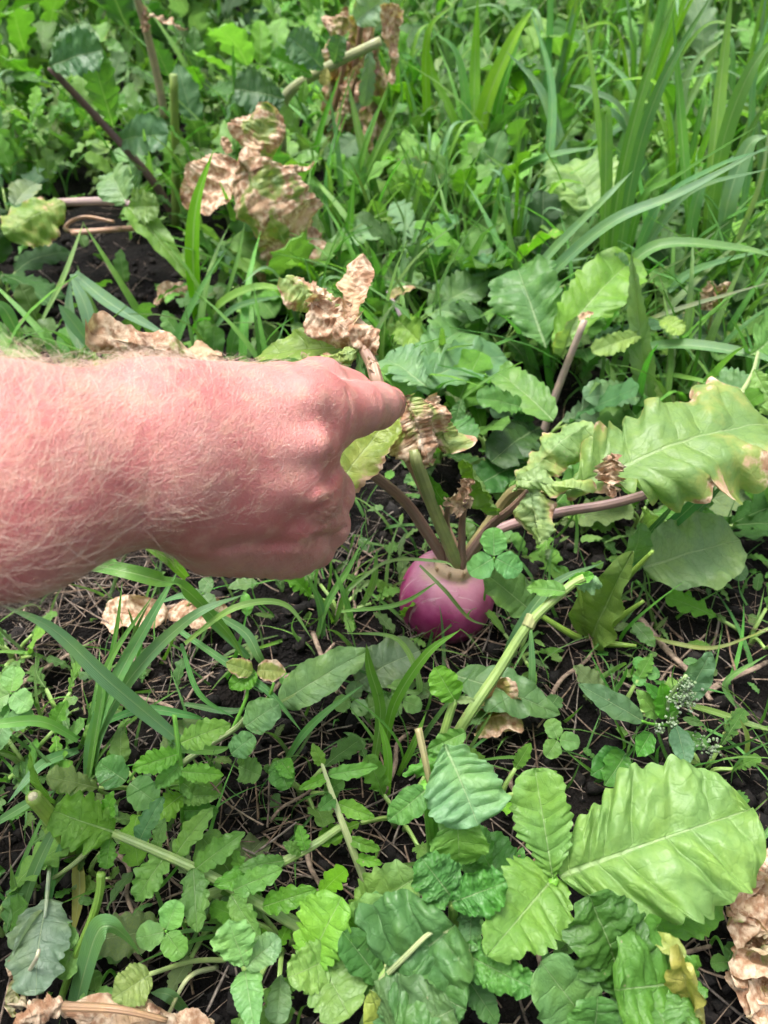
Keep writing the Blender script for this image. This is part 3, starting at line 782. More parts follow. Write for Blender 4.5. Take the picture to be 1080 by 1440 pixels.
for _k in range(9):
    _a = _k * .698 + .2; _d = Vector((math.cos(_a), math.sin(_a), 0)); _c = CRN + _d * .0115 + Vector((0, 0, -.0045))
    stalk(turnip, [_c, _c + _d * .002 + Vector((0, 0, .003)), _c + _d * (.002 + .001 * (_k % 3)) + Vector((0, 0, .0045 + .0012 * (_k % 4)))], .0019, .0011, (.36, .25, .15), .9, name='leaf_scar', sides=6, per=3, bumpy=.15)
PUR = (.17, .105, .085); PINK = (.25, .155, .165); GRN = (.16, .185, .075)
def crn(dx, dy): return CRN + Vector((dx, dy, 0))
st = lambda pts, r0, r1, c, **k: stalk(turnip, pts, r0, r1, c, .35, per=8, sides=10, **k)
st([crn(.002, -.005), D(612, 720, .475), D(588, 655, .440), D(583, 632, .437)], .0045, .0035, GRN)
leaf(turnip, D(572, 556, .424), D(606, 660, .438), 1.05, 'pale', .68, n=(-.1, -1, .45), shape='broad', fold=-.5, curl=-.55, crumple=.085, cf=1.8, bend=.5, ruffle=.2, rf=1.0, pillow=.02, cols=14, rpv=9, crinkle=.02, label='tan withered leaf hanging at the fingertip')
leaf(turnip, D(600, 560, .44), D(636, 640, .45), .8, 'pale', .6, n=(.5, -.9, .3), shape='broad', fold=-.4, curl=-.6, crumple=.085, cf=1.8, bend=.6, ruffle=.2, rf=1.0, pillow=.02, cols=14, rpv=9, crinkle=.02)
st([crn(-.006, -.001), D(575, 712, .49), D(520, 664, .46), D(470, 630, .45), D(455, 580, .455)], .0038, .0030, PUR)
leaf(turnip, D(470, 690, .435), D(560, 575, .45), .55, (.15, .21, .035), .40, n=(-.5, -.9, .4), shape='ovate', fold=.3, bend=.5, crumple=.03)
st([crn(.001, .004), D(600, 690, .50), D(560, 610, .46), D(533, 545, .445), D(522, 510, .45), D(500, 470, .455)], .0052, .0036, (.30, .19, .14))
WL = dict(crumple=.085, cf=1.6, ruffle=.2, rf=1.0, pillow=.02, cols=13, rpv=9, teeth=.06, crinkle=.015)
leaf(turnip, D(492, 455, .452), D(508, 352, .458), .42, 'pale', .82, n=(-.2, -1, .2), shape='ovate', fold=.3, curl=.3, bend=.2, **WL)
leaf(turnip, D(500, 445, .455), D(400, 392, .45), .75, 'pale', .55, n=(-.3, -.5, 1), shape='broad', fold=-.4, curl=-.75, bend=.7, **WL)
leaf(turnip, D(440, 425, .452), D(530, 500, .447), .62, 'pale', .82, n=(.2, -1, .35), shape='broad', fold=-.2, curl=-.4, bend=.35, **WL)
leaf(turnip, D(510, 490, .45), D(425, 510, .44), .45, 'pale', .5, n=(0, -.6, 1), shape='ovate', fold=-.5, curl=-.5, bend=.5, **WL)
leaf(turnip, D(530, 545, .447), D(520, 500, .446), .35, 'tan', 1.0, n=(.6, -.8, .2), shape='ovate', fold=.5, curl=.4, **WL)
leaf(turnip, D(515, 490, .47), D(360, 505, .48), .42, (.13, .23, .03), .2, n=(0, -.2, 1), shape='ovate', fold=.3, bend=.5)
# right hand side
st([crn(.007, .001), D(690, 735, .51), D(725, 690, .49), D(770, 690, .465), D(812, 684, .45)], .0050, .0030, (.22, .19, .09))
leaf(turnip, D(795, 690, .45), D(1088, 596, .49), .56, (.115, .195, .06), .40, n=(-.05, -.2, 1), shape='radish', nv=7, teeth=.26, nt=11, fold=.12, curl=-.40, bend=.6, ruffle=.16, rf=3, pillow=.04, cols=14, rpv=12, lobes=.2, nl=4, crumple=.012, label='large mottled yellow-green leaf bleached near its tip')
st([crn(.006, .004), D(700, 745, .54), D(780, 722, .53), D(870, 706, .52), D(1000, 668, .51), D(1120, 640, .50)], .0040, .0030, PINK)
leaf(turnip, D(1110, 642, .5), D(1300, 560, .5), .6, 'mid', .15, shape='radish', lobes=.2)
st([crn(.004, -.004), D(685, 745, .50), D(720, 715, .47), D(745, 690, .455)], .0034, .0024, PUR)
leaf(turnip, D(742, 668, .455), D(760, 765, .44), .72, 'pale', .42, n=(-.25, -1, .4), shape='broad', fold=-.5, curl=-.7, bend=.6, **WL)
leaf(turnip, D(730, 675, .45), D(835, 690, .437), .35, 'pale', .35, n=(0, -.7, 1), shape='ovate', fold=-.4, curl=-.5, bend=.5, **WL)
leaf(turnip, D(862, 640, .44), D(858, 698, .432), .5, 'tan', 1.0, n=(-.4, -1, .2), shape='ovate', fold=.5, curl=.7, bend=.6, crumple=.16, cf=4)
leaf(turnip, D(720, 690, .475), D(832, 592, .48), .52, (.15, .25, .09), .30, n=(-.5, -.6, .8), shape='radish', fold=-.5, curl=-.5, bend=1.0, crumple=.04)
leaf(turnip, D(700, 725, .48), D(650, 648, .465), .55, (.10, .19, .03), .2, n=(-.8, -.6, .3), shape='ovate', fold=.6, curl=.2, bend=-.6, crumple=.03)
leaf(turnip, D(648, 705, .47), D(660, 672, .462), .7, 'tan', .9, n=(-.2, -1, .4), shape='broad', fold=.6, curl=.7, bend=.5, crumple=.1)
leaf(turnip, D(660, 712, .475), D(625, 700, .46), .5, 'pale', .6, n=(-.2, -1, .4), shape='ovate', fold=.4, curl=.7, bend=.5, crumple=.1)
for (dx, dy, a, bb, c_) in ((-.003, -.006, (628, 740, .495), (630, 712, .47), PUR), (.004, -.007, (650, 735, .49), (655, 705, .465), PUR), (-.007, .004, (590, 740, .52), (560, 690, .51), PUR)):
    st([crn(dx, dy), D(*a), D(*bb)], .0030, .0016, c_)
leaf(turnip, D(630, 712, .47), D(600, 665, .455), .4, 'mid', .1, n=(-.5, -.8, .5), shape='ovate')

# ------------------------------------------------------------------ weeds that stand out in front
def plant(name, label, cat, px, py, group=None):
    return thing(name, label, cat, tuple(at(px, py, 0)), group)
def rl(p, B, T, w, c='mid', **k):      # toothed radish type leaf
    k.setdefault('shape', 'radish'); k.setdefault('nv', 7); k.setdefault('cols', 9); k.setdefault('rpv', 10); k.setdefault('pillow', .022); k.setdefault('teeth', .2); k.setdefault('nt', 10)
    return leaf(p, B, T, w, c, **k)

# bright plant at bottom right
p = plant('leafy_weed', 'bright lime green weed with the largest toothed leaf, bottom right', 'weed', 775, 1255)
rl(p, (786, 1232, .077), (1050, 1140, .088), .70, (.115, .245, .045), nv=7, shape='lobe', teeth=.11, nt=11, n=(.0, -.22, 1), fold=.10, curl=-.10, bend=.40, ruffle=.055, rf=4, pillow=.08, cols=16, rpv=18, slant=.72, crinkle=.016, seed=5, asym=.06)
rl(p, (778, 1238, .075), (752, 1080, .10), .58, (.105, .245, .03), teeth=.17, nt=12, n=(-.2, -.5, 1), fold=.35, bend=.25, pillow=.06, slant=.6, seed=6)
rl(p, (780, 1232, .072), (683, 1346, .085), .66, (.105, .245, .03), shape='ovate', teeth=.2, nt=12, n=(-.1, -.3, 1), fold=.18, curl=-.1, bend=.5, pillow=.05, seed=7)
rl(p, (880, 1290, .06), (1020, 1262, .05), .5, 'lime', shape='ovate', teeth=.12, seed=8)
leaf(p, (795, 1218, .06), (818, 1195, .085), .5, 'lime', shape='ovate', fold=.5, bend=-.5)
stalk(p, [(775, 1262, .0), (778, 1255, .04), (778, 1238, .076)], .0035, .0025, 'lime')
# dark crinkled leaves bottom right
p = plant('crinkled_weed', 'dark green crinkled leaves below the large lime leaf', 'weed', 880, 1420)
rl(p, (880, 1400, .06), (828, 1258, .10), .66, (.042, .135, .022), teeth=.14, crinkle=.035, n=(.1, -.6, 1), fold=.3, bend=.5, ruffle=.10, pillow=.07, crumple=.02, cf=6)
rl(p, (975, 1375, .065), (868, 1392, .085), 1.0, (.07, .19, .03), teeth=.2, crinkle=.03, n=(0, -.4, 1), fold=.1, bend=.6, lobes=.15, nl=4, pillow=.06, ruffle=.1)
rl(p, (905, 1385, .07), (940, 1450, .08), 1.0, (.075, .2, .03), teeth=.2, crinkle=.03, n=(0, -.4, 1), fold=.1, bend=.5, pillow=.06)
rl(p, (850, 1470, .05), (760, 1352, .085), .55, (.065, .17, .04), teeth=.07, n=(0, -.5, 1), fold=.25, bend=.5)
rl(p, (830, 1480, .05), (840, 1400, .075), .8, (.05, .14, .035), teeth=.07, n=(0, -.5, 1))
leaf(p, (900, 1440, .06), (865, 1395, .05), .7, 'bluepale', shape='ovate', teeth=.03)
leaf(p, (985, 1440, .055), (955, 1330, .095), .38, 'yellow', .18, n=(-.7, -.6, .5), shape='ovate', fold=.7, curl=.3, bend=.5, crumple=.03, label='pale yellow folded dying leaf')
leaf(p, (965, 1345, .09), (915, 1312, .085), .5, (.30, .36, .09), .1, n=(0, -.5, 1), shape='ovate', fold=.3, bend=.4)
stalk(p, [(960, 1372, .07), (915, 1382, .074)], .0022, .0016, 'pale'); stalk(p, [(985, 1470, .0), (980, 1410, .05), (968, 1360, .08)], .003, .002, 'yellow')
# withered heap at right edge
p = plant('withered_plant', 'heap of curled yellow-brown withered leaves at the lower right edge', 'dead plant', 1075, 1330)
for k, (B, T, w, wl, c) in enumerate((((1110, 1300, .02), (1030, 1225, .055), .6, .7, 'yellow'), ((1110, 1320, .03), (1028, 1290, .05), .7, .75, 'pale'), ((1120, 1340, .02), (1035, 1345, .045), .6, .6, 'pale'),
                                    ((1110, 1370, .02), (1040, 1390, .04), .7, .7, 'yellow'), ((1120, 1390, .01), (1050, 1430, .03), .6, .85, 'tan'), ((1100, 1250, .03), (1062, 1215, .06), .7, .8, 'tan'), ((1070, 1330, .02), (1045, 1400, .03), .8, .95, 'tan'))):
    leaf(p, B, T, w, c, wl, n=(-.3 + .2 * (k % 3), -.6, 1), shape='broad', fold=-.3 if k % 2 else .4, curl=-.6 if k % 2 else .6, bend=.7, **WL)
# cut stem plant, middle bottom
p = plant('snapped_weed', 'weed with a snapped hollow stem top and three hanging leaves', 'weed', 612, 1290)
stalk(p, [(612, 1290, 0), (610, 1200, .05), (606, 1150, .085), (600, 1102, .105)], .0032, .0030, 'fresh')
stalk(p, [(604, 1100, .105), (597, 1065, .115), (588, 1024, .122)], .0014, .0018, (.26, .24, .12), scuff=.9, name='stem_stub')
rl(p, (600, 1110, .105), (545, 1155, .095), .62, (.075, .19, .045), shape='ovate', teeth=.05, n=(-.2, -.8, 1), fold=.25, bend=.4)
rl(p, (625, 1048, .11), (672, 1160, .10), .98, (.11, .22, .10), teeth=.09, n=(.15, -.5, 1), fold=.05, curl=-.1, bend=.5, pillow=.07, ruffle=.08)
rl(p, (640, 1120, .105), (645, 1215, .075), .72, (.10, .22, .06), teeth=.06, n=(.1, -.9, .7), fold=.2, bend=.6)
leaf(p, (640, 1060, .10), (565, 1090, .09), .38, 'fresh', shape='ovate', n=(0, -.5, 1), fold=-.4, curl=-.5, bend=.5, crumple=.02)
leaf(p, (655, 1030, .105), (600, 1055, .10), .5, 'fresh', shape='ovate', n=(.2, -.5, 1), fold=.5, bend=.4)
# long pale stems crossing
p = plant('tall_weed', 'long pale green stem leaning right past the turnip, curled leaf at its top', 'weed', 640, 1060)
stalk(p, [(618, 1085, .02), (650, 1020, .055), (700, 945, .075), (745, 876, .095), (800, 825, .11), (822, 812, .115)], .0034, .0024, (.20, .30, .09))
stalk(p, [(742, 882, .0935), (746, 873, .0955), (749, 866, .097)], .0036, .0036, (.28, .30, .14), name='node')
leaf(p, (795, 832, .11), (740, 828, .105), .5, 'fresh', n=(0, -.4, 1), shape='ovate', fold=.4, bend=.6)
leaf(p, (812, 812, .115), (848, 826, .10), .6, 'bluepale', n=(0, -.6, 1), shape='ovate', fold=-.4, curl=-.6, bend=.7, crumple=.05)
leaf(p, (800, 820, .112), (835, 808, .112), .5, 'fresh', n=(0, -.6, 1), shape='ovate', fold=.5, curl=.3)
p = plant('small_weed', 'short pale stem topped by a small pair of leaves in front of the turnip', 'weed', 615, 1075)
stalk(p, [(608, 1110, .02), (622, 1040, .06), (640, 980, .085)], .0026, .0022, (.18, .28, .08))
rl(p, (640, 985, .085), (612, 938, .10), .75, 'fresh', shape='broad', teeth=.1, fold=.3, n=(-.2, -.6, 1))
leaf(p, (642, 985, .085), (668, 985, .085), .45, 'pale', shape='ovate', fold=.2, n=(0, -.4, 1), bend=.6)
# bottom middle heap of large leaves
p = plant('broad_leaf_weed', 'dark leaf with pale stalk and scorched spots at the bottom centre', 'weed', 560, 1420)
rl(p, (515, 1400, .055), (640, 1300, .085), 1.1, (.055, .14, .045), teeth=.07, crinkle=.03, n=(.1, -.3, 1), fold=.1, bend=.5, pillow=.10, nv=5, rpv=14, ruffle=.08, wilt=.12, shape='broad')
rl(p, (545, 1362, .07), (655, 1420, .075), .9, (.065, .165, .05), teeth=.08, crinkle=.03, n=(.1, -.3, 1), fold=.1, bend=.5, pillow=.09, nv=5, rpv=14, wilt=.22, shape='broad')
stalk(p, [(505, 1410, .05), (565, 1350, .078), (605, 1312, .085), (632, 1310, .083)], .0014, .0008, (.30, .36, .18))
rl(p, (530, 1470, .05), (640, 1418, .08), .9, (.07, .17, .05), teeth=.08, crinkle=.03, n=(0, -.3, 1), fold=.1, shape='broad')
rl(p, (555, 1480, .04), (520, 1390, .07), .5, (.20, .26, .06), shape='ovate', teeth=0)
p = plant('ruffled_weed', 'dark green frilly leaves on an upright stem left of the lime plant', 'weed', 640, 1330)
stalk(p, [(640, 1345, 0), (638, 1310, .05), (637, 1268, .085)], .0028, .002, (.16, .26, .07))
rl(p, (638, 1265, .088), (592, 1205, .10), .9, (.05, .15, .035), crinkle=.04, teeth=.10, shape='broad', n=(0, -.6, 1), bend=.5, fold=.2, ruffle=.12, crumple=.02, cf=7)
rl(p, (636, 1268, .088), (712, 1240, .095), .75, (.05, .15, .035), crinkle=.04, teeth=.12, shape='broad', n=(0, -.6, 1), bend=.5, fold=.2, ruffle=.16, crumple=.02, cf=7)
rl(p, (665, 1270, .07), (660, 1350, .075), .45, (.06, .16, .05), teeth=.12, shape='ovate', n=(-.4, -.5, 1), fold=.4, ruffle=.16, crumple=.03, cf=7)
rl(p, (642, 1335, .07), (750, 1390, .075), .46, (.06, .17, .04), crinkle=.04, teeth=.14, shape='broad', n=(.1, -.5, 1), fold=.25, ruffle=.2, crumple=.03, cf=7)
rl(p, (660, 1380, .055), (700, 1440, .05), .6, (.06, .16, .05), teeth=.12, shape='ovate')
rl(p, (690, 1220, .06), (655, 1165, .06), .8, (.07, .18, .05), teeth=.1, shape='radish', n=(0, -.4, 1))
rl(p, (720, 1260, .05), (670, 1180, .055), .9, (.07, .185, .055), teeth=.07, shape='radish', n=(0, -.4, 1), lobes=.2)
p = plant('serrated_weed', 'overlapping sharply toothed green leaves at the bottom, left of the scorched leaf', 'weed', 470, 1360)
rl(p, (430, 1370, .055), (480, 1262, .08), .72, (.11, .25, .045), teeth=.26, nt=9, n=(-.3, -.4, 1), fold=.35, bend=.4)
rl(p, (470, 1345, .06), (405, 1375, .07), .8, (.12, .26, .045), teeth=.16, nt=10, n=(0, -.4, 1), fold=.2, bend=.6, shape='broad')
rl(p, (440, 1330, .055), (492, 1432, .065), .66, (.12, .27, .045), teeth=.2, nt=9, n=(.2, -.4, 1), fold=.2, bend=.5)
rl(p, (485, 1300, .06), (590, 1230, .085), .6, (.12, .28, .045), teeth=.22, nt=9, n=(-.2, -.5, 1), fold=.4, bend=.4)
rl(p, (500, 1330, .055), (545, 1260, .085), .7, (.12, .26, .06), teeth=.1, n=(.2, -.5, 1), fold=.2, bend=.4)
rl(p, (540, 1385, .06), (482, 1310, .08), .55, (.055, .15, .035), teeth=.02, n=(.3, -.6, 1), fold=.5, bend=.5)
rl(p, (535, 1290, .05), (515, 1395, .05), .6, (.11, .22, .08), teeth=.08, n=(0, -.4, 1))
stalk(p, [(510, 1440, .03), (530, 1390, .06), (545, 1355, .07)], .0016, .0012, 'pale')
p = plant('bluish_weed', 'tall blue-green wavy leaf with pale midrib at the bottom edge', 'weed', 345, 1430)
rl(p, (345, 1358, .075), (322, 1295, .09), .85, (.13, .26, .09), teeth=.10, n=(0, -.5, 1), fold=.3, bend=.3, ruffle=.12)
rl(p, (345, 1360, .075), (392, 1318, .075), .7, (.11, .23, .08), teeth=.08, n=(0, -.5, 1), fold=.2, shape='broad')
rl(p, (345, 1365, .07), (360, 1460, .07), .52, (.12, .25, .085), teeth=.06, n=(0, -.4, 1), fold=.2, shape='blade', bend=.3)
rl(p, (395, 1370, .05), (388, 1440, .05), .6, (.09, .19, .08), teeth=.06, n=(.3, -.4, 1))
# ------------------------------------------------------------------ creeping plant at the lower left
p = plant('creeping_weed', 'long creeping weed, pale jointed stem with paired leaves, lower left', 'weed', 460, 1330)
stalk(p, [(460, 1325, .012), (400, 1290, .03), (330, 1250, .04), (250, 1210, .05), (160, 1172, .055)], .0036, .0020, (.22, .32, .12))
for B, T, w, c, k in (((235, 1200, .05), (190, 1268, .04), .62, 'fresh', dict(n=(-.2, -.7, 1))), ((272, 1222, .05), (278, 1312, .045), .5, 'fresh', dict(n=(.2, -.6, 1))),
                      ((275, 1222, .05), (345, 1170, .06), .42, 'lime', dict(n=(0, -.4, 1))), ((328, 1252, .045), (398, 1222, .055), .45, 'fresh', dict(n=(-.1, -.4, 1))), ((325, 1258, .045), (365, 1318, .04), .5, 'fresh', dict(n=(.1, -.6, 1))),
                      ((370, 1275, .04), (446, 1250, .05), .42, 'fresh', dict(n=(0, -.4, 1))), ((160, 1170, .055), (75, 1140, .065), .85, 'lime', dict(n=(0, -.5, 1), shape='broad')), ((150, 1160, .055), (160, 1112, .07), .55, 'lime', dict(n=(-.3, -.5, 1))),
                      ((145, 1165, .055), (115, 1180, .05), .9, 'lime', dict(n=(0, -.5, 1), shape='broad')), ((155, 1180, .05), (150, 1222, .045), .7, 'fresh', dict(shape='broad')), ((220, 1195, .05), (232, 1150, .06), .5, 'fresh', {}),
                      ((245, 1205, .05), (300, 1135, .06), .4, 'lime', {}), ((195, 1185, .05), (230, 1120, .06), .45, 'blue', {})):
    k.setdefault('shape', 'ovate'); rl(p, B, T, w, c, teeth=.24, fold=.25, nt=6, nv=4, rpv=14, pillow=.012, crinkle=.02, bend=.55, lobes=.28, nl=3, **k)
stalk(p, [(150, 1168, .05), (110, 1210, .04), (75, 1235, .03)], .0016, .001, (.25, .33, .14))
p = plant('creeping_weed', 'second creeping stem slanting up right, small lobed leaves along it', 'weed', 330, 1255)
stalk(p, [(290, 1260, .02), (340, 1240, .035), (430, 1195, .045), (483, 1160, .044)], .0028, .0018, (.22, .32, .12))
for B, T, w, k in (((400, 1210, .045), (335, 1222, .05), .4, dict(lobes=.4)), ((430, 1196, .048), (420, 1160, .055), .6, dict(lobes=.3)), ((425, 1198, .046), (398, 1185, .055), .5, {}), ((345, 1238, .04), (330, 1195, .05), .5, dict(lobes=.3)), ((350, 1235, .04), (365, 1265, .035), .5, {}), ((370, 1225, .04), (300, 1245, .045), .45, dict(lobes=.2))):
    rl(p, B, T, w, 'fresh', shape='ovate', teeth=.24, nt=5, nv=4, rpv=14, pillow=.012, crinkle=.02, **k)
p = plant('creeping_weed', 'whitish upright creeping stem with narrow toothed leaves above the serrated weed', 'weed', 515, 1240)
stalk(p, [(516, 1245, .01), (490, 1180, .04), (468, 1120, .055), (452, 1072, .065)], .0024, .0009, (.36, .42, .22))
for B, T, w, c in (((453, 1076, .064), (440, 1045, .075), .5, 'lime'), ((462, 1092, .06), (420, 1110, .06), .36, 'fresh'), ((462, 1090, .06), (532, 1078, .06), .3, 'fresh'), ((470, 1122, .055), (447, 1140, .06), .6, 'mid'), ((475, 1130, .05), (527, 1150, .05), .42, 'fresh'), ((484, 1170, .04), (440, 1188, .04), .3, 'lime'), ((490, 1180, .04), (535, 1195, .035), .38, 'fresh'), ((498, 1205, .03), (538, 1215, .03), .4, 'fresh')):
    rl(p, B, T, w, c, shape='ovate', teeth=.2, nt=5, nv=4, rpv=14, pillow=.012, crinkle=.02, n=(0, -.5, 1), fold=.3)
p = plant('nettle_like_weed', 'upright thin stem with stacked pairs of toothed lime leaves', 'weed', 255, 1165)
stalk(p, [(258, 1180, .0), (257, 1120, .035), (252, 1060, .06), (245, 1005, .075)], .0018, .0012, 'fresh')
for B, T, w, c in (((252, 1060, .06), (186, 1082, .06), .5, 'lime'), ((254, 1045, .065), (325, 1018, .07), .5, 'lime'), ((256, 1085, .055), (315, 1090, .055), .42, 'fresh'), ((256, 1075, .055), (218, 1108, .05), .55, 'fresh'), ((257, 1120, .04), (310, 1118, .045), .45, 'fresh'), ((256, 1118, .04), (205, 1160, .04), .6, 'lime'), ((258, 1140, .03), (308, 1140, .035), .5, 'mid'), ((256, 1100, .045), (290, 1125, .04), .6, 'fresh')):
    rl(p, B, T, w, c, shape='ovate', teeth=.24, nt=7, n=(0, -.5, 1), fold=.2)
p = plant('speckled_plant', 'small plant with yellow-spotted leaflets in front of the fist', 'weed', 330, 1045)
stalk(p, [(240, 1085, .012), (290, 1050, .03), (330, 1025, .04), (345, 1010, .05)], .0020, .0014, (.28, .36, .18)); stalk(p, [(325, 1030, .035), (345, 985, .045), (348, 968, .05)], .0012, .0009, 'fresh'); stalk(p, [(365, 1000, .03), (380, 975, .045), (385, 960, .05)], .0011, .0009, 'fresh')
leaf(p, (355, 945, .055), (318, 932, .06), .7, (.22, .32, .07), .42, shape='ovate', n=(0, -.5, 1)); leaf(p, (360, 945, .052), (322, 968, .05), .8, 'fresh', .12, shape='ovate', n=(0, -.5, 1)); leaf(p, (362, 942, .052), (402, 945, .05), .8, (.25, .33, .08), .55, shape='ovate', n=(0, -.5, 1))
leaf(p, (345, 1022, .05), (392, 990, .055), .85, (.10, .27, .08), shape='round', teeth=0, n=(0, -.5, 1), fold=.1); leaf(p, (325, 1060, .045), (358, 1035, .05), .85, (.10, .27, .08), shape='round', teeth=0, n=(0, -.5, 1), fold=.1)
for x, y in ((345, 1065), (355, 1085), (335, 1075)): leaf(p, (338, 1078, .03), (x + 12, y + 6 if x > 340 else y - 12, .035), .9, 'fresh', shape='broad', teeth=.12, n=(0, -.5, 1))
leaf(p, (390, 1070, .03), (405, 1110, .03), .8, 'mid', .1, shape='broad', teeth=.1); leaf(p, (395, 1070, .03), (412, 1095, .035), .6, 'fresh', shape='ovate')
p = plant('cut_stem', 'thick green cut stem leaning left, lower left', 'stem', 102, 1205)
stalk(p, [(104, 1206, 0), (92, 1180, .035), (70, 1148, .06), (46, 1120, .08)], .0042, .0036, (.16, .25, .045), name='stem'); stalk(p, [(47, 1121, .0795), (45, 1119, .081)], .0026, .002, (.5, .48, .32), name='cut_face')
stalk(p, [(104, 1206, .0), (110, 1190, .02), (112, 1180, .03)], .004, .003, 'fresh', name='sheath'); blade(p, [(108, 1200, .01), (112, 1250, .012), (102, 1320, .006)], .007, 'yellow', .1)
leaf(p, (78, 1130, .04), (42, 1055, .07), .26, 'lime', n=(-.6, -.6, .7), shape='lance', teeth=.1, fold=.3, nt=18)
p = plant('cabbage_leaf', 'blue-grey lobed leaf with white midrib and rolled margin, lower left', 'leaf', 60, 1270)
rl(p, (66, 1262, .05), (50, 1400, .045), .72, (.16, .235, .165), lobes=.22, nl=4, teeth=.08, shape='broad', n=(0, -.35, 1), fold=.05, curl=.25, bend=.4, ruffle=.12, rpv=12)
stalk(p, [(70, 1215, .03), (66, 1262, .0515), (63, 1290, .0525)], .0012, .0006, (.30, .37, .26)); leaf(p, (60, 1280, .05), (18, 1345, .05), .3, (.2, .28, .2), n=(-.4, -.5, 1), shape='ovate', fold=.8, curl=.7, teeth=.1)
p = plant('wilted_seedling', 'limp whitish wilted shoot near the lower left edge', 'weed', 20, 1410)
stalk(p, [(35, 1375, .03), (50, 1350, .065), (55, 1335, .07)], .001, .0007, (.5, .48, .36)); leaf(p, (28, 1370, .04), (18, 1432, .03), .42, (.45, .42, .28), .55, n=(-.2, -1, .5), shape='ovate', fold=.5, curl=.6, crumple=.05); leaf(p, (30, 1375, .04), (12, 1352, .05), .5, 'tan', .8, fold=.5, crumple=.08)
p = plant('thin_stem', 'bare round green stem curving upright beside the bent blade', 'stem', 85, 1410)
stalk(p, [(84, 1410, .0), (105, 1350, .04), (130, 1290, .065), (140, 1255, .075), (142, 1228, .082)], .0017, .0019, (.10, .19, .03), name='stem')
p = plant('bent_blade', 'broad blue-green grass blade folded over at its middle', 'grass', 105, 1420)
blade(p, [(104, 1425, .012), (118, 1370, .04), (135, 1315, .068), (152, 1302, .075), (175, 1315, .065), (200, 1345, .045)], .0105, (.10, .245, .085), n=(-.3, -.6, 1), keel=.12, base=.9)
p = plant('dead_leaf', 'long curled dry brown leaf along the bottom left edge', 'dead leaf', 120, 1430)
leaf(p, (300, 1452, .03), (8, 1412, .045), .22, 'tan', 1.0, n=(0, -.6, 1), shape='blade', fold=-.5, curl=-.7, bend=.25, crumple=.03, cf=2.5, ruffle=.2, cols=10, rpv=12, crinkle=.03); leaf(p, (90, 1410, .05), (20, 1440, .05), .7, 'tan', 1.0, n=(0, -.6, 1), shape='broad', fold=-.3, curl=-.8, crumple=.05, cf=2, crinkle=.03, cols=10, rpv=12); leaf(p, (230, 1430, .045), (120, 1452, .04), .5, 'tan', 1.0, n=(0, -.6, 1), shape='broad', fold=-.3, curl=-.5, crumple=.05, cf=2, crinkle=.03, cols=10, rpv=12)
stalk(p, [(90, 1415, .055), (170, 1420, .058), (235, 1435, .05)], .002, .0012, (.30, .19, .12))
p = plant('pale_leaf_weed', 'single yellow-green toothed leaf on a long stalk, bottom left of centre', 'weed', 300, 1350)
rl(p, (212, 1370, .05), (158, 1405, .05), .95, (.19, .29, .07), shape='ovate', teeth=.1, n=(0, -.4, 1), fold=.15); stalk(p, [(320, 1350, .01), (270, 1352, .03), (210, 1370, .05)], .0013, .001, (.26, .34, .14)); stalk(p, [(305, 1360, .01), (265, 1375, .03), (235, 1430, .02)], .0013, .0009, (.34, .38, .22))
# ---- clover
def clover(label, px, py, z, size, c=(.105, .25, .07), rot=0.0, n=3, nh=(0, -.5, 1), sx=0, group='clover plants'):
    c0 = at(px, py, z); p = thing('clover', label, 'clover', (c0.x, c0.y - .004, 0), group)
    nn = Vector(nh).normalized(); e1 = nn.cross(Vector((0, 1, .3))).normalized(); e2 = nn.cross(e1)
    for k in range(n):
        a = rot + 6.2832 * k / n; d = e1 * math.cos(a) + e2 * math.sin(a)
        leaf(p, c0 + d * size * .06, c0 + d * size, .92, c, shape='round', teeth=0, n=nn, fold=.12, bend=.25, ruffle=.02, nv=8, cols=6, rpv=4, pillow=.006, name='leaflet')
    g = gpt(c0.x + sx, c0.y + .012)
    stalk(p, [c0, c0.lerp(g, .5) + Vector((0, .006, .004)), g], .0007, .0009, 'fresh', sides=6)
clover('large three-leaf clover overlapping the right shoulder of the turnip', 695, 784, .085, .0185, (.075, .225, .06), rot=.55, nh=(0, -.7, .8))
clover('three-leaf clover in front of the creeping stem, bottom left', 233, 1310, .05, .0135, (.12, .29, .07), rot=.2)
clover('small three-leaf clover under the cabbage leaf', 104, 1335, .045, .0125, (.14, .29, .085), rot=1.2)
clover('small clover low beside the dead bottom leaf', 135, 1395, .03, .009, (.12, .27, .07), rot=.8)
clover('tiny three-leaf clover on bare soil at lower right', 1024, 1352, .02, .0088, (.10, .25, .06), rot=2.2)
clover('clover with folded leaflets at the left edge', 15, 975, .05, .0155, (.13, .29, .08), rot=.5)
clover('clover leaf just beneath the left edge grass blade', 8, 1015, .04, .016, (.10, .25, .07), rot=1.3)
clover('clover with wavy yellow-green leaflets on soil right of the brown leaf', 785, 1040, .025, .0125, (.13, .30, .055), rot=.9)
clover('drooping clover at far right above the black soil', 1020, 790, .04, .017, (.085, .2, .06), rot=.3)
clover('pair of round dark leaves under the nettle-like weed', 180, 1100, .035, .020, (.075, .19, .055), rot=2.6, n=2)
clover('small clover left of the goosefoot weed', 905, 945, .03, .010, (.07, .19, .05), rot=.9)
clover('clover under the arm on the straw', 285, 835, .03, .012, (.10, .22, .07), rot=.2)
clover('bright clover at far left edge of the straw', 5, 955, .03, .010, (.15, .32, .07), rot=2.0)
clover('clover between two creeping stems', 495, 985, .02, .012, (.13, .26, .09), rot=.3)
clover('clover near the scorched leaf stalk', 150, 1330, .02, .010, (.11, .25, .07), rot=2.5)
clover('clover on soil behind the small weed stem', 565, 985, .025, .013, (.12, .26, .07), rot=.7)
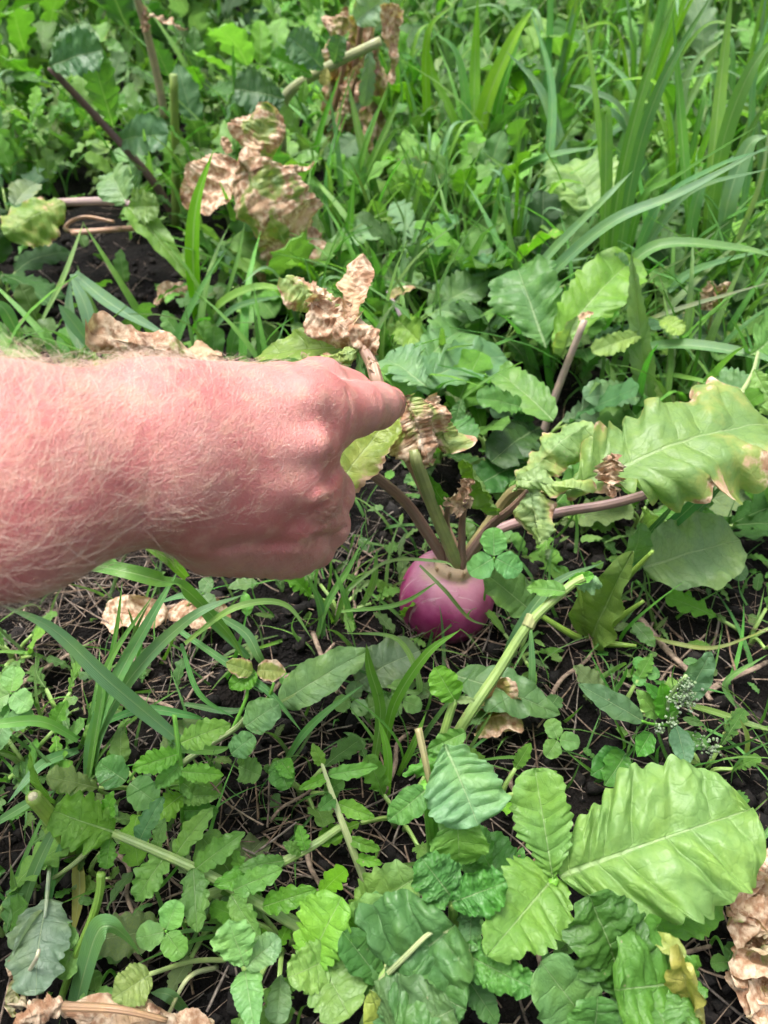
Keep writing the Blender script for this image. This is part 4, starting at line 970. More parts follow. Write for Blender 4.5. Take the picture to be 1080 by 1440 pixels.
# ---- grass tufts in front
def tuft(label, px, py, blades, group='grass tufts'):
    p = thing('grass_tuft', label, 'grass', tuple(at(px, py, 0)), group)
    for pts, wd, c in blades: blade(p, pts, wd, c)
    return p
BG = (.085, .225, .075); GG = (.10, .25, .05)
tuft('tuft of wide blue-green blades under the arm at left', 128, 1110, [
    ([(124, 1110, .0), (130, 1040, .03), (165, 955, .07), (215, 865, .10), (252, 800, .12)], .008, BG), ([(128, 1105, .0), (140, 1030, .035), (190, 945, .07), (270, 868, .095), (345, 835, .10)], .0085, BG), ([(122, 1110, .0), (140, 1000, .05), (155, 930, .08), (220, 830, .12)], .005, GG),
    ([(126, 1108, .0), (150, 960, .06), (165, 880, .09), (172, 818, .11)], .003, GG), ([(262, 1050, .05), (215, 1010, .07), (150, 955, .10), (75, 885, .13), (0, 850, .15)], .0085, (.115, .245, .115)), ([(262, 1050, .05), (240, 1048, .055), (300, 1055, .04), (325, 1050, .035)], .006, GG),
    ([(110, 1040, .03), (60, 1015, .05), (0, 1018, .06), (-40, 1025, .05)], .006, GG), ([(135, 1020, .03), (200, 998, .045), (260, 1005, .04), (290, 1012, .03)], .005, BG), ([(110, 1055, .02), (60, 1075, .03), (10, 1130, .03)], .006, (.09, .2, .09))])
tuft('long blades reaching right below the fist', 300, 935, [
    ([(90, 790, .12), (160, 800, .14), (220, 815, .13), (262, 830, .10), (320, 890, .06), (345, 930, .04)], .0085, (.09, .26, .03)), ([(262, 812, .13), (235, 785, .15), (195, 765, .16)], .006, (.13, .32, .03)), ([(350, 925, .03), (300, 875, .06), (270, 838, .09), (215, 850, .09)], .006, BG),
    ([(260, 905, .06), (330, 855, .08), (400, 850, .07), (440, 900, .05)], .004, (.14, .27, .06)), ([(250, 885, .06), (330, 940, .05), (380, 975, .045), (425, 1030, .03)], .0048, BG), ([(300, 862, .06), (345, 890, .05), (365, 925, .04), (383, 950, .02)], .006, (.07, .18, .06)), ([(400, 1075, .0), (425, 1035, .03), (460, 1000, .05), (515, 960, .06)], .0045, (.11, .25, .09)),
    ([(255, 905, .08), (280, 975, .06), (330, 1010, .04)], .003, BG), ([(260, 990, .02), (320, 1000, .03), (350, 995, .03)], .004, (.06, .16, .06))], 'grass tufts')
tuft('slender bright blades in the gap between fist and turnip', 490, 950, [
    ([(445, 900, .0), (460, 850, .03), (490, 800, .06), (510, 760, .08)], .0045, GG), ([(455, 900, .0), (450, 850, .03), (430, 805, .06)], .005, BG), ([(525, 1080, .0), (535, 1000, .03), (520, 940, .06), (515, 905, .08)], .0065, (.12, .30, .035)), ([(540, 1060, .0), (555, 990, .04), (600, 920, .075), (648, 885, .09)], .006, (.13, .31, .05)),
    ([(545, 965, .03), (590, 970, .045), (560, 900, .07), (480, 890, .08)], .0035, (.15, .28, .08)), ([(490, 830, .05), (545, 790, .07), (620, 790, .09), (640, 800, .095)], .0022, (.15, .27, .08)), ([(480, 860, .04), (560, 850, .07), (620, 815, .09)], .003, GG), ([(590, 795, .10), (625, 830, .09), (660, 870, .06), (690, 880, .04)], .0024, (.12, .2, .07)), ([(545, 1120, .0), (545, 1060, .03), (532, 1010, .05)], .005, (.11, .28, .04)), ([(560, 1090, .0), (580, 1050, .04), (600, 1000, .06)], .004, (.14, .33, .03)),
    ([(470, 880, 0), (490, 830, .04), (530, 800, .06)], .004, GG), ([(500, 890, 0), (485, 840, .04), (470, 800, .06)], .004, GG), ([(505, 860, .0), (525, 820, .04), (530, 770, .07)], .005, (.12, .27, .05))])
tuft('dark rush blades leaning right below the mottled leaf', 890, 800, [
    ([(880, 800, .02), (920, 760, .05), (985, 700, .09), (1010, 672, .105), (1090, 660, .11)], .008, (.05, .15, .05)), ([(895, 800, .02), (950, 750, .05), (1030, 668, .1)], .007, (.06, .17, .06)), ([(870, 810, .02), (905, 760, .05), (960, 695, .09)], .006, (.05, .14, .045)), ([(1000, 665, .12), (1050, 655, .12), (1100, 650, .11)], .007, (.10, .22, .12))])
tuft('flat blades crossing the soil right of the turnip', 750, 950, [
    ([(705, 970, .01), (720, 905, .05), (775, 825, .08), (850, 790, .09)], .0065, (.08, .19, .07)), ([(745, 1000, .0), (748, 940, .03), (745, 860, .05)], .0045, (.09, .21, .07)), ([(1040, 1000, .0), (1020, 960, .02), (1080, 920, .04)], .004, GG), ([(940, 985, 0), (1000, 1000, .02), (1060, 1020, .03), (1100, 1030, .03)], .004, (.12, .22, .06)), ([(1045, 1080, .0), (1050, 1040, .03), (1040, 1010, .05)], .004, (.2, .28, .09)), ([(900, 890, .0), (950, 905, .02), (1010, 910, .02), (1090, 880, .03)], .003, (.16, .2, .05)), ([(1000, 1250, .0), (1010, 1210, .03), (1070, 1180, .04), (1100, 1130, .05)], .004, GG)])
tuft('stray blades at the bottom left edge', 60, 1260, [([(20, 1330, .0), (40, 1250, .03), (70, 1180, .05), (95, 1145, .06)], .006, BG), ([(62, 1300, .0), (75, 1230, .03), (90, 1170, .04)], .005, (.07, .18, .07)), ([(-10, 1160, .03), (40, 1130, .04), (80, 1110, .04)], .005, BG), ([(30, 1290, 0), (22, 1250, .03), (15, 1215, .05)], .004, (.09, .18, .05)), ([(270, 1430, .0), (240, 1400, .03), (212, 1396, .03)], .006, (.10, .22, .09))])
# ---- goosefoot with pale buds
p = plant('goosefoot_weed', 'grey-green goosefoot with clusters of tiny whitish buds, right of centre', 'weed', 945, 1060)
stalk(p, [(945, 1065, 0), (942, 1020, .04), (940, 985, .065), (965, 950, .09)], .0014, .001, (.18, .27, .12))
for B, T, w, c in (((905, 1015, .055), (812, 962, .07), .34, 'blue'), ((962, 985, .07), (1000, 915, .10), .46, 'blue'), ((950, 1020, .05), (966, 1080, .05), .5, 'blue'), ((935, 1010, .05), (930, 960, .075), .5, 'fresh'), ((925, 1010, .05), (895, 970, .065), .5, 'fresh'), ((950, 1035, .035), (1000, 1050, .04), .55, 'mid'), ((915, 1030, .04), (895, 1065, .04), .6, 'mid'), ((960, 1010, .05), (990, 1020, .05), .4, 'mid'), ((880, 1060, .03), (830, 1090, .03), .7, 'dark'), ((880, 1060, .03), (850, 1105, .03), .7, 'mid'), ((930, 985, .06), (905, 960, .07), .4, 'mid')):
    leaf(p, B, T, w, c, shape='lance', teeth=.02, n=(0, -.5, 1), fold=.2, bend=.3, nv=5)
stalk(p, [(942, 1020, .04), (915, 1018, .05), (903, 1014, .056)], .0009, .0007, 'fresh')
def bud_cluster(p, c, n, spread, r):
    rs = random.Random(n); import bmesh; bm = bmesh.new()
    for _ in range(n):
        M = Matrix.Translation(Vector((rs.gauss(0, spread), rs.gauss(0, spread), rs.gauss(0, spread * 1.2)))); bmesh.ops.create_icosphere(bm, subdivisions=1, radius=r * rs.uniform(.6, 1.2), matrix=M)
    me = bpy.data.meshes.new('bud_cluster'); bm.to_mesh(me); bm.free(); me.materials.append(M_BUD); o = link('bud_cluster', me, p, loc=c); tag(o, 'cluster of tiny whitish buds', kind='stuff')
M_BUD = simple_mat('bud', (.13, .22, .09), (.22, .30, .16), 400, .7)
for (x, y, z, n, s) in ((968, 965, .092, 34, .0035), (962, 980, .085, 34, .0032), (950, 985, .08, 22, .003), (945, 1015, .07, 16, .0026), (925, 1025, .06, 14, .0024), (968, 990, .08, 22, .003), (1000, 1050, .04, 26, .004), (985, 1045, .04, 20, .004)):
    bud_cluster(p, at(x, y, z), int(n * 1.6), s * .62, .0008)
# ---- dock beside the turnip
p = plant('dock_plant', 'upright dock with broad glossy stalks right of the turnip', 'weed', 828, 902)
for pts, r in (([(828, 902, .0), (850, 855, .04), (880, 815, .07), (918, 775, .10)], .0038), ([(826, 902, .0), (800, 890, .02), (745, 855, .04), (700, 820, .05)], .003), ([(832, 902, .0), (870, 870, .03), (905, 845, .05)], .0034), ([(824, 902, .0), (820, 860, .035), (812, 820, .06)], .003), ([(832, 904, 0), (865, 906, .012), (895, 908, .015)], .0034)):
    stalk(p, pts, r, r * .3, (.14, .23, .04))
leaf(p, (832, 898, .01), (890, 775, .10), .42, (.10, .20, .03), n=(-.7, -.6, .5), shape='blade', teeth=.0, fold=.5, bend=.2, ruffle=.06)
leaf(p, (745, 860, .04), (672, 800, .07), .55, (.09, .22, .045), shape='ovate', teeth=.02, n=(0, -.5, 1)); leaf(p, (885, 790, .05), (900, 735, .09), .5, (.075, .18, .045), shape='ovate', teeth=.02)
leaf(p, (905, 800, .05), (1040, 760, .06), .75, (.12, .20, .085), .12, shape='broad', teeth=.03, n=(0, -.4, 1), fold=.1)
# ---- fallen brown leaves
def dead_leaf(label, B, T, w, c='tan', wl=1.0, **k):
    c0 = V3(B); p = thing('dead_leaf', label, 'dead leaf', tuple(c0), 'fallen brown leaves')
    k.setdefault('fold', .25); k.setdefault('curl', .4)
    leaf(p, B, T, w, (.26, .125, .08) if c == 'brown' else c, wl, n=k.pop('n', (0, -.3, 1)), shape=k.pop('shape', 'broad'), crumple=.06, cf=1.6, ruffle=.2, rf=1.2, pillow=.02, cols=11, name='leaf_blade', **k)
dead_leaf('curled red-brown leaf lying under the forearm', (140, 862, .012), (232, 868, .02), .5, 'brown', .9)
dead_leaf('pale brown leaf flat on the soil below the fist', (235, 858, .012), (325, 868, .012), .45, 'tan', 1.0, fold=.1, curl=.1)
dead_leaf('brown leaf standing in soil beneath the long pale stem', (690, 1005, .004), (700, 950, .04), .85, 'brown', .5, n=(.2, -1, .5), fold=.5)
dead_leaf('pointed brown leaf tip in front of the turnip', (668, 1030, .006), (735, 1015, .02), .5, 'brown', .6)
dead_leaf('reddish brown leaf on dark soil above the arm', (215, 425, .01), (268, 410, .02), .7, 'brown', .8)
dead_leaf('curled wilted leaf resting behind the top of the forearm', (310, 512, .13), (128, 470, .16), .42, 'pale', .75, n=(0, -.7, .8), curl=-.6, fold=-.3)
dead_leaf('second wilted leaf behind the wrist', (250, 505, .13), (312, 500, .14), .7, 'yellow', .8, n=(0, -.8, .7), curl=-.5, fold=-.3)
# ---- soil-level leaves behind the front row
p = plant('plantain', 'flat dark leaf lying on the soil below the turnip, left', 'weed', 455, 970)
rl(p, (395, 990, .02), (520, 915, .04), .42, (.10, .20, .07), shape='ovate', teeth=.06, n=(0, -.3, 1)); stalk(p, [(340, 1020, .01), (380, 995, .018), (420, 975, .026)], .002, .0014, (.2, .3, .1)); rl(p, (500, 960, .02), (590, 915, .03), .7, (.10, .165, .085), wilt=.1, shape='broad', teeth=.03, n=(0, -.3, 1))
rl(p, (510, 1000, .01), (560, 985, .02), .7, (.12, .25, .08), shape='broad', teeth=.03)
p = plant('plantain', 'long flat toothed leaf lying on soil between turnip and goosefoot', 'weed', 700, 960)
rl(p, (640, 950, .03), (785, 1005, .02), .42, (.085, .19, .06), shape='ovate', teeth=.07, n=(0, -.3, 1), fold=.1)
BOOST[0] = 1.1
# ------------------------------------------------------------------ the growth behind
def Yd(px, py, y):
    """the point seen at this pixel at the horizontal distance y"""
    d = ray(px, py); return CP + d * (y / d.y)
def gdist(px, py): return at(px, py, 0).y

# half-withered turnip plant, upper left
p = plant('withered_turnip_plant', 'large mottled brown-and-green withered leaves on stalks, upper left', 'dead plant', 250, 315)
BW = dict(crumple=.075, cf=1.6, ruffle=.2, rf=1.0, pillow=.02, cols=12, rpv=9, teeth=.06)
leaf(p, Yd(335, 225, .80), Yd(445, 412, .80), .78, (.10, .20, .05), .64, n=(-.1, -1, .35), shape='broad', fold=-.35, curl=-.75, bend=.6, **BW)
leaf(p, Yd(345, 245, .86), Yd(378, 148, .90), .9, (.12, .21, .06), .58, n=(-.1, -1, .5), shape='broad', fold=-.2, curl=-.5, bend=.4, **BW)
leaf(p, Yd(335, 245, .84), Yd(440, 235, .87), .42, 'tan', .95, n=(0, -.8, .8), shape='ovate', fold=-.5, curl=-.7, bend=.9, **BW)
leaf(p, Yd(335, 225, .86), Yd(265, 298, .83), .7, (.22, .2, .05), .78, n=(-.6, -.9, .3), shape='broad', fold=.3, curl=.4, bend=.4, **BW)
leaf(p, Yd(325, 215, .86), Yd(312, 192, .87), .6, 'tan', 1.0, n=(0, -1, .3), fold=.4, crumple=.08)
leaf(p, Yd(425, 255, .86), Yd(445, 350, .84), .40, (.18, .27, .13), .12, n=(.6, -.9, .3), shape='ovate', fold=.6, curl=.3, bend=-1.3, crumple=.02)
leaf(p, Yd(430, 340, .84), Yd(470, 385, .83), .5, (.13, .2, .05), .6, n=(.3, -1, .3), shape='ovate', fold=.8, curl=.5, **BW)
rl(p, Yd(455, 350, .84), Yd(540, 322, .84), .42, (.12, .23, .10), n=(0, -.6, 1))
stalk(p, [Yd(340, 240, .845), Yd(400, 310, .86), Yd(450, 370, .85), Yd(486, 412, .84), Yd(510, 450, .80)], .0035, .005, (.36, .28, .2))
stalk(p, [(250, 315, .0), Yd(215, 255, 1.03), Yd(150, 180, 1.03), Yd(70, 95, 1.0)], .0065, .004, (.12, .075, .075))
stalk(p, [(247, 318, .0), Yd(247, 220, 1.04), Yd(244, 105, 1.04)], .0062, .0052, (.13, .2, .04), label='green stem cut off at its top')
stalk(p, [(270, 400, .0), Yd(235, 345, .80), Yd(195, 295, .82), Yd(160, 283, .85), Yd(75, 285, .9)], .0042, .0045, (.30, .22, .22))
leaf(p, Yd(180, 290, .82), Yd(275, 405, .76), .26, (.12, .26, .035), n=(.3, -.7, .8), shape='blade', teeth=.04, fold=.4)
rl(p, Yd(178, 286, .83), Yd(158, 240, .88), .75, (.15, .28, .10), n=(0, -1, .5), shape='broad'); rl(p, Yd(185, 292, .82), Yd(225, 290, .80), .8, (.14, .29, .07), n=(0, -1, .5), shape='broad')
leaf(p, Yd(90, 285, .88), Yd(5, 330, .82), .75, (.15, .24, .05), .4, n=(0, -.9, .6), shape='broad', fold=-.3, curl=-.4, crumple=.03); leaf(p, Yd(20, 290, .9), Yd(50, 258, .95), .6, (.2, .3, .14), .2, n=(0, -1, .5), shape='broad', fold=.3)
rl(p, Yd(70, 95, 1.0), Yd(145, 70, 1.0), .7, 'blue', n=(0, -.9, .6)); rl(p, Yd(70, 92, 1.0), Yd(135, 45, 1.03), .55, 'bluepale', n=(0, -.9, .6)); rl(p, Yd(165, 200, 1.04), Yd(238, 190, 1.0), .55, 'blue', n=(0, -.9, .6), lobes=.2); rl(p, Yd(160, 180, 1.04), Yd(125, 60, 1.03), .42, 'fresh', n=(.3, -1, .5), lobes=.25)
stalk(p, [Yd(170, 322, .85), Yd(100, 325, .87), Yd(95, 315, .88), Yd(120, 305, .89), Yd(160, 312, .88)], .0028, .002, (.34, .21, .14)); stalk(p, [Yd(225, 320, .9), Yd(170, 322, .86), Yd(100, 328, .84)], .0035, .003, (.36, .22, .16))
# dead brown plant, top centre
p = plant('dead_plant', 'tall collapsed brown dead plant at the top centre', 'dead plant', 490, 235)
DB = (.20, .095, .06)
for k, (a, b_, w, y) in enumerate((((500, 20), (478, 215), .22, 1.26), ((520, 30), (500, 225), .2, 1.24), ((490, 10), (455, 190), .2, 1.28), ((545, 5), (552, 120), .32, 1.15), ((530, 60), (535, 200), .2, 1.22), ((485, 15), (470, 60), .8, 1.2), ((540, 10), (565, 35), .8, 1.16), ((505, 90), (460, 230), .16, 1.2), ((515, 120), (520, 240), .2, 1.18))):
    leaf(p, Yd(*a, y), Yd(*b_, y - .02), w * 1.25, DB, .55 + .2 * (k % 2), n=(.2 * (k % 3 - 1), -1, .2), shape='ovate', fold=-.3, curl=-.7, bend=.3, **BW)
for a, b_, c_ in (((470, 235), (492, 140), (510, 20)), ((490, 238), (505, 150), (530, 60)), ((440, 215), (470, 150), (490, 60)), ((520, 240), (500, 180), (480, 120))):
    stalk(p, [Yd(*a, 1.25), Yd(*b_, 1.23), Yd(*c_, 1.22)], .006, .004, (.20, .115, .075))
leaf(p, Yd(500, 30, 1.2), Yd(545, -5, 1.2), .8, 'bluepale', .3, n=(0, -1, .4), shape='broad', fold=.2); rl(p, Yd(520, 60, 1.18), Yd(512, 150, 1.17), .3, 'bluepale', n=(.3, -1, .3), lobes=.3)
p = plant('fallen_stem', 'thick pale green leafy stem leaning across the dead plant', 'stem', 395, 215)
stalk(p, [Yd(395, 215, 1.14), Yd(400, 140, 1.14), Yd(455, 98, 1.12), Yd(535, 58, 1.1)], .008, .0062, (.27, .29, .16))
for a, b_, w, c in (((455, 98), (405, 50), .7, 'blue'), ((440, 108), (380, 78), .5, 'fresh'), ((470, 90), (480, 50), .7, 'blue'), ((430, 112), (425, 145), .5, 'lime'), ((400, 140), (330, 125), .8, 'blue'), ((400, 145), (350, 160), .7, 'bluepale'), ((460, 95), (455, 120), .7, 'yellow')): rl(p, Yd(*a, 1.11), Yd(*b_, 1.1), w, c, n=(0, -.9, .6))
p = plant('dry_plant', 'dry upright plant stem with a brown knotted node, top left', 'dead plant', 232, 170)
stalk(p, [Yd(232, 165, 1.25), Yd(222, 110, 1.24), Yd(205, 40, 1.22), Yd(190, -10, 1.2)], .0065, .005, (.34, .28, .2), name='stem'); leaf(p, Yd(200, 5, 1.21), Yd(205, 45, 1.2), .7, 'tan', 1.0, n=(0, -1, .3), shape='broad', fold=-.6, curl=-1.0, crumple=.08, name='dry_node'); leaf(p, Yd(208, 18, 1.2), Yd(262, 42, 1.2), .25, DB, .9, fold=-.5, crumple=.06)
# leaves between the hand and the grass
p = plant('turnip_seedling', 'blue-green lobed radish leaves spreading right behind the fingertip', 'weed', 560, 600)
rl(p, Yd(545, 560, .52), Yd(710, 500, .60), .34, (.12, .245, .11), lobes=.22, nl=4, teeth=.2, n=(0, -.5, 1), nt=11); rl(p, Yd(572, 535, .55), Yd(655, 462, .66), .36, (.12, .25, .09), lobes=.25, nl=4, teeth=.2, n=(0, -.6, 1), nt=10); rl(p, Yd(600, 545, .5), Yd(540, 505, .55), .7, (.12, .25, .11), lobes=.2, n=(0, -.5, 1)); rl(p, Yd(650, 560, .5), Yd(635, 610, .48), .5, 'mid', n=(0, -.5, 1)); rl(p, Yd(610, 590, .5), Yd(665, 625, .46), .6, (.09, .22, .06), n=(0, -.5, 1))
p = plant('radish_weed', 'long narrow toothed green leaf slanting down right of the withered tan leaf', 'weed', 740, 640)
rl(p, Yd(778, 592, .5), Yd(680, 515, .58), .36, (.115, .26, .065), shape='ovate', teeth=.16, n=(0, -.6, 1)); rl(p, Yd(745, 580, .52), Yd(670, 560, .5), .4, (.07, .17, .05), n=(0, -.5, 1), lobes=.3); rl(p, Yd(760, 600, .52), Yd(690, 650, .46), .5, 'dark', n=(0, -.5, 1), lobes=.4, nl=5); rl(p, Yd(720, 640, .5), Yd(740, 580, .52), .55, 'dark', n=(0, -.6, 1), lobes=.3); rl(p, Yd(740, 650, .48), Yd(660, 690, .44), .5, 'dark', n=(0, -.4, 1), lobes=.3)
p = plant('radish_weed', 'crinkled bright-backed radish leaf under the tall grass, right of centre', 'weed', 770, 520)
rl(p, Yd(768, 490, .6), Yd(728, 378, .68), .72, (.085, .2, .05), n=(-.2, -.9, .6), teeth=.12, ruffle=.1); rl(p, Yd(775, 490, .58), Yd(890, 365, .66), .44, (.16, .34, .03), n=(-.5, -.8, .5), teeth=.12, fold=.2); rl(p, Yd(840, 385, .66), Yd(885, 372, .65), .9, (.15, .27, .12), n=(0, -.8, .7), teeth=.1)
leaf(p, Yd(790, 500, .58), Yd(812, 445, .57), .5, 'pale', .3, n=(-.6, -.8, .3), fold=.7, curl=.5); leaf(p, Yd(812, 450, .57), Yd(835, 440, .57), .5, 'tan', .8, fold=.4, crumple=.05); stalk(p, [Yd(760, 620, .56), Yd(785, 545, .57), Yd(822, 450, .58)], .004, .003, (.36, .28, .26))
p = plant('sow_thistle', 'narrow upright pale green toothed leaf standing behind the mottled leaf', 'weed', 910, 590)
rl(p, Yd(912, 570, .56), Yd(888, 352, .60), .17, (.14, .27, .07), shape='blade', n=(-.5, -1, .2), teeth=.2, nt=16, fold=.5, bend=.15); rl(p, Yd(885, 590, .56), Yd(858, 510, .58), .2, (.12, .24, .07), shape='blade', n=(-.5, -1, .2), teeth=.1); rl(p, Yd(905, 470, .58), Yd(832, 495, .56), .36, (.16, .29, .04), n=(0, -.7, .8), lobes=.2); rl(p, Yd(930, 450, .6), Yd(960, 470, .58), .7, (.2, .34, .05), n=(0, -.7, .8), shape='broad', teeth=.2); rl(p, Yd(900, 560, .55), Yd(820, 560, .52), .4, (.10, .22, .09), n=(0, -.5, 1))
p = plant('radish_weed', 'veined leaf on a pale stalk entering at the right edge', 'weed', 1075, 560)
rl(p, Yd(1055, 500, .55), Yd(1120, 445, .6), .8, (.10, .24, .05), n=(-.3, -.9, .5)); rl(p, Yd(1075, 560, .52), Yd(995, 535, .55), .6, (.09, .22, .07), n=(0, -.6, 1)); stalk(p, [Yd(1012, 562, .5), Yd(1045, 555, .51), Yd(1090, 552, .52)], .003, .003, (.30, .38, .18)); stalk(p, [Yd(1040, 556, .51), Yd(1058, 525, .53), Yd(1066, 495, .55)], .0018, .0014, (.30, .38, .18)); rl(p, Yd(1060, 520, .53), Yd(1090, 580, .5), .6, (.14, .28, .05), n=(-.4, -.8, .5))
leaf(p, Yd(1090, 735, .46), Yd(1040, 745, .45), .8, (.34, .4, .12), .1, n=(0, -.4, 1), shape='broad', lobes=.35, nl=3)
p = plant('bramble_like_weed', 'pair of broad pale toothed leaves among the grass behind the pink stalks', 'weed', 640, 470)
rl(p, Yd(605, 440, .70), Yd(685, 395, .74), .6, (.13, .25, .09), n=(0, -.6, 1), shape='ovate', teeth=.15); rl(p, Yd(600, 435, .7), Yd(675, 455, .66), .45, (.13, .26, .09), n=(0, -.6, 1), shape='ovate', teeth=.15); rl(p, Yd(540, 400, .76), Yd(590, 385, .8), .7, (.12, .25, .08), n=(0, -.6, 1), shape='ovate', teeth=.12); rl(p, Yd(560, 450, .66), Yd(590, 480, .62), .7, (.16, .33, .03), n=(-.3, -.8, .6)); leaf(p, Yd(545, 420, .68), Yd(585, 405, .68), .4, (.4, .34, .2), .5, fold=.4, crumple=.03); stalk(p, [Yd(575, 500, .66), Yd(565, 450, .68), Yd(545, 410, .7)], .0025, .0018, (.36, .28, .34))
p = plant('round_leaf_weed', 'rounded pale green leaf standing out between the tall grass blades', 'weed', 830, 330)
rl(p, Yd(835, 300, .86), Yd(800, 230, .95), .9, (.15, .28, .08), n=(0, -.9, .6), shape='broad', teeth=.08); rl(p, Yd(800, 310, .86), Yd(790, 255, .9), .9, (.14, .27, .08), n=(0, -.9, .6), shape='broad', teeth=.05); rl(p, Yd(710, 300, .9), Yd(760, 282, .92), .7, (.13, .24, .12), n=(0, -.8, .7), shape='broad', teeth=.04)
def dead_head(label, px, py, y, s):
    c0 = Yd(px, py, y); g = gpt(c0.x, c0.y); p = thing('dead_flower', label, 'dead flower', tuple(g), 'dead flower heads')
    stalk(p, [g, g.lerp(c0, .6) + Vector((.004, 0, 0)), c0], .0016, .0014, (.24, .24, .1))
    for k in range(7):
        a = k * 2.4; leaf(p, c0 + Vector((math.cos(a), math.sin(a), 0)) * s * .3 + Vector((0, 0, -s * .5)), c0 + Vector((math.cos(a) * .5, math.sin(a) * .5, 1.0 + .2 * (k % 3))) * s, .5, (.20, .12, .08), .75, n=(math.cos(a), math.sin(a), .2), fold=.4, crumple=.08, cols=5, rpv=5, name='bract')
dead_head('brown dried flower head near the right edge', 1003, 425, .66, .016); dead_head('brown dried flower head low at the right edge', 1072, 690, .5, .014)

# ---- tall grass on the right, blade by blade
def gt(label, px, py, spec, group='tall grass clumps'):
    p = thing('grass_clump', label, 'grass', tuple(at(px, py, 0)), group)
    for pts, wd, c in spec: blade(p, [Yd(*q) for q in pts], wd * 1.5, c, keel=.4)
YG = (.15, .36, .03); DG = (.085, .24, .03)
gt('clump of tall upright blades reaching the top edge, right', 850, 445, [
    ([(845, 440, .79), (850, 330, .80), (852, 165, .82), (845, 170, .82)], .009, DG), ([(848, 445, .79), (850, 300, .82), (835, 120, .85), (812, -20, .88)], .005, YG), ([(855, 445, .79), (865, 300, .80), (900, 140, .82), (955, -20, .84)], .0085, (.11, .28, .03)), ([(862, 440, .8), (885, 270, .80), (925, 130, .8), (1005, -15, .8)], .0085, (.10, .24, .07)), ([(868, 430, .8), (900, 290, .8), (950, 250, .78), (1085, 165, .72)], .006, DG), ([(870, 440, .78), (920, 300, .76), (1000, 240, .72), (1095, 205, .68)], .007, (.09, .21, .09)), ([(875, 400, .8), (960, 280, .78), (1090, 235, .72)], .007, (.10, .22, .10))])
gt('long blades arching over the bramble-like leaves to the right edge', 700, 470, [
    ([(690, 470, .70), (740, 420, .68), (850, 320, .66), (960, 270, .66), (1100, 195, .66)], .008, (.10, .23, .10)), ([(560, 400, .78), (650, 395, .76), (760, 375, .74), (840, 360, .73)], .0055, (.11, .23, .11)), ([(600, 405, .76), (700, 385, .74), (830, 375, .72)], .005, (.11, .23, .11)), ([(690, 465, .70), (730, 410, .70), (780, 350, .7), (850, 280, .7), (890, 240, .72)], .006, (.13, .26, .12)), ([(830, 450, .7), (870, 390, .68), (930, 345, .68), (1040, 350, .66), (1100, 365, .64)], .008, (.10, .26, .05)), ([(940, 410, .7), (980, 380, .7), (1100, 345, .66)], .006, BG), ([(870, 470, .66), (940, 440, .62), (1090, 395, .58)], .004, (.16, .2, .12)), ([(850, 500, .62), (950, 485, .58), (1060, 500, .55), (1100, 520, .52)], .007, (.09, .23, .07))])
gt('broad-bladed clump standing along the right border', 1000, 400, [
    ([(985, 400, .84), (1000, 250, .86), (1015, 100, .9), (1030, -20, .92)], .010, YG), ([(990, 400, .84), (1010, 230, .84), (1050, 110, .84), (1100, 40, .84)], .011, (.11, .27, .05)), ([(995, 390, .84), (1030, 240, .84), (1090, 120, .84)], .006, DG), ([(1010, 400, .8), (1020, 300, .8), (1050, 210, .82), (1080, 190, .82)], .012, (.13, .27, .12)), ([(975, 400, .84), (965, 270, .86), (955, 140, .9), (945, 10, .92)], .008, DG), ([(1000, 420, .78), (1040, 330, .78), (1070, 250, .78), (1085, 150, .8)], .004, (.2, .28, .12)), ([(1020, 390, .86), (1050, 250, .88), (1060, 100, .9), (1090, 0, .92)], .006, BG), ([(960, 410, .82), (975, 300, .82), (1000, 230, .83)], .009, BG)])
gt('drooping blue-green blades behind the upright clump', 790, 330, [
    ([(800, 330, 1.0), (790, 220, 1.02), (760, 130, 1.05), (712, 72, 1.06)], .011, (.12, .25, .13)), ([(815, 330, 1.0), (860, 250, 1.0), (890, 140, 1.02), (840, 72, 1.05)], .010, (.12, .25, .12)), ([(930, 340, 1.0), (900, 230, 1.0), (870, 170, 1.0), (840, 145, 1.0)], .011, (.13, .26, .14)), ([(760, 330, 1.0), (770, 240, 1.0), (775, 120, 1.05), (745, 10, 1.1)], .008, (.10, .25, .10)), ([(920, 330, 1.0), (880, 170, 1.0), (830, 130, .98), (800, 120, .98)], .009, (.12, .25, .12)), ([(690, 330, 1.0), (700, 270, .95), (760, 225, .92), (850, 205, .9)], .010, (.08, .22, .07)), ([(690, 335, .98), (685, 290, .96), (700, 245, .94), (730, 225, .93)], .006, (.12, .25, .12)), ([(880, 330, 1.0), (990, 100, 1.05), (1010, 50, 1.05), (1060, 42, 1.04)], .006, (.16, .3, .1)), ([(930, 330, .98), (950, 200, 1.0), (970, 100, 1.02), (1030, 45, 1.02)], .008, (.14, .28, .1))])
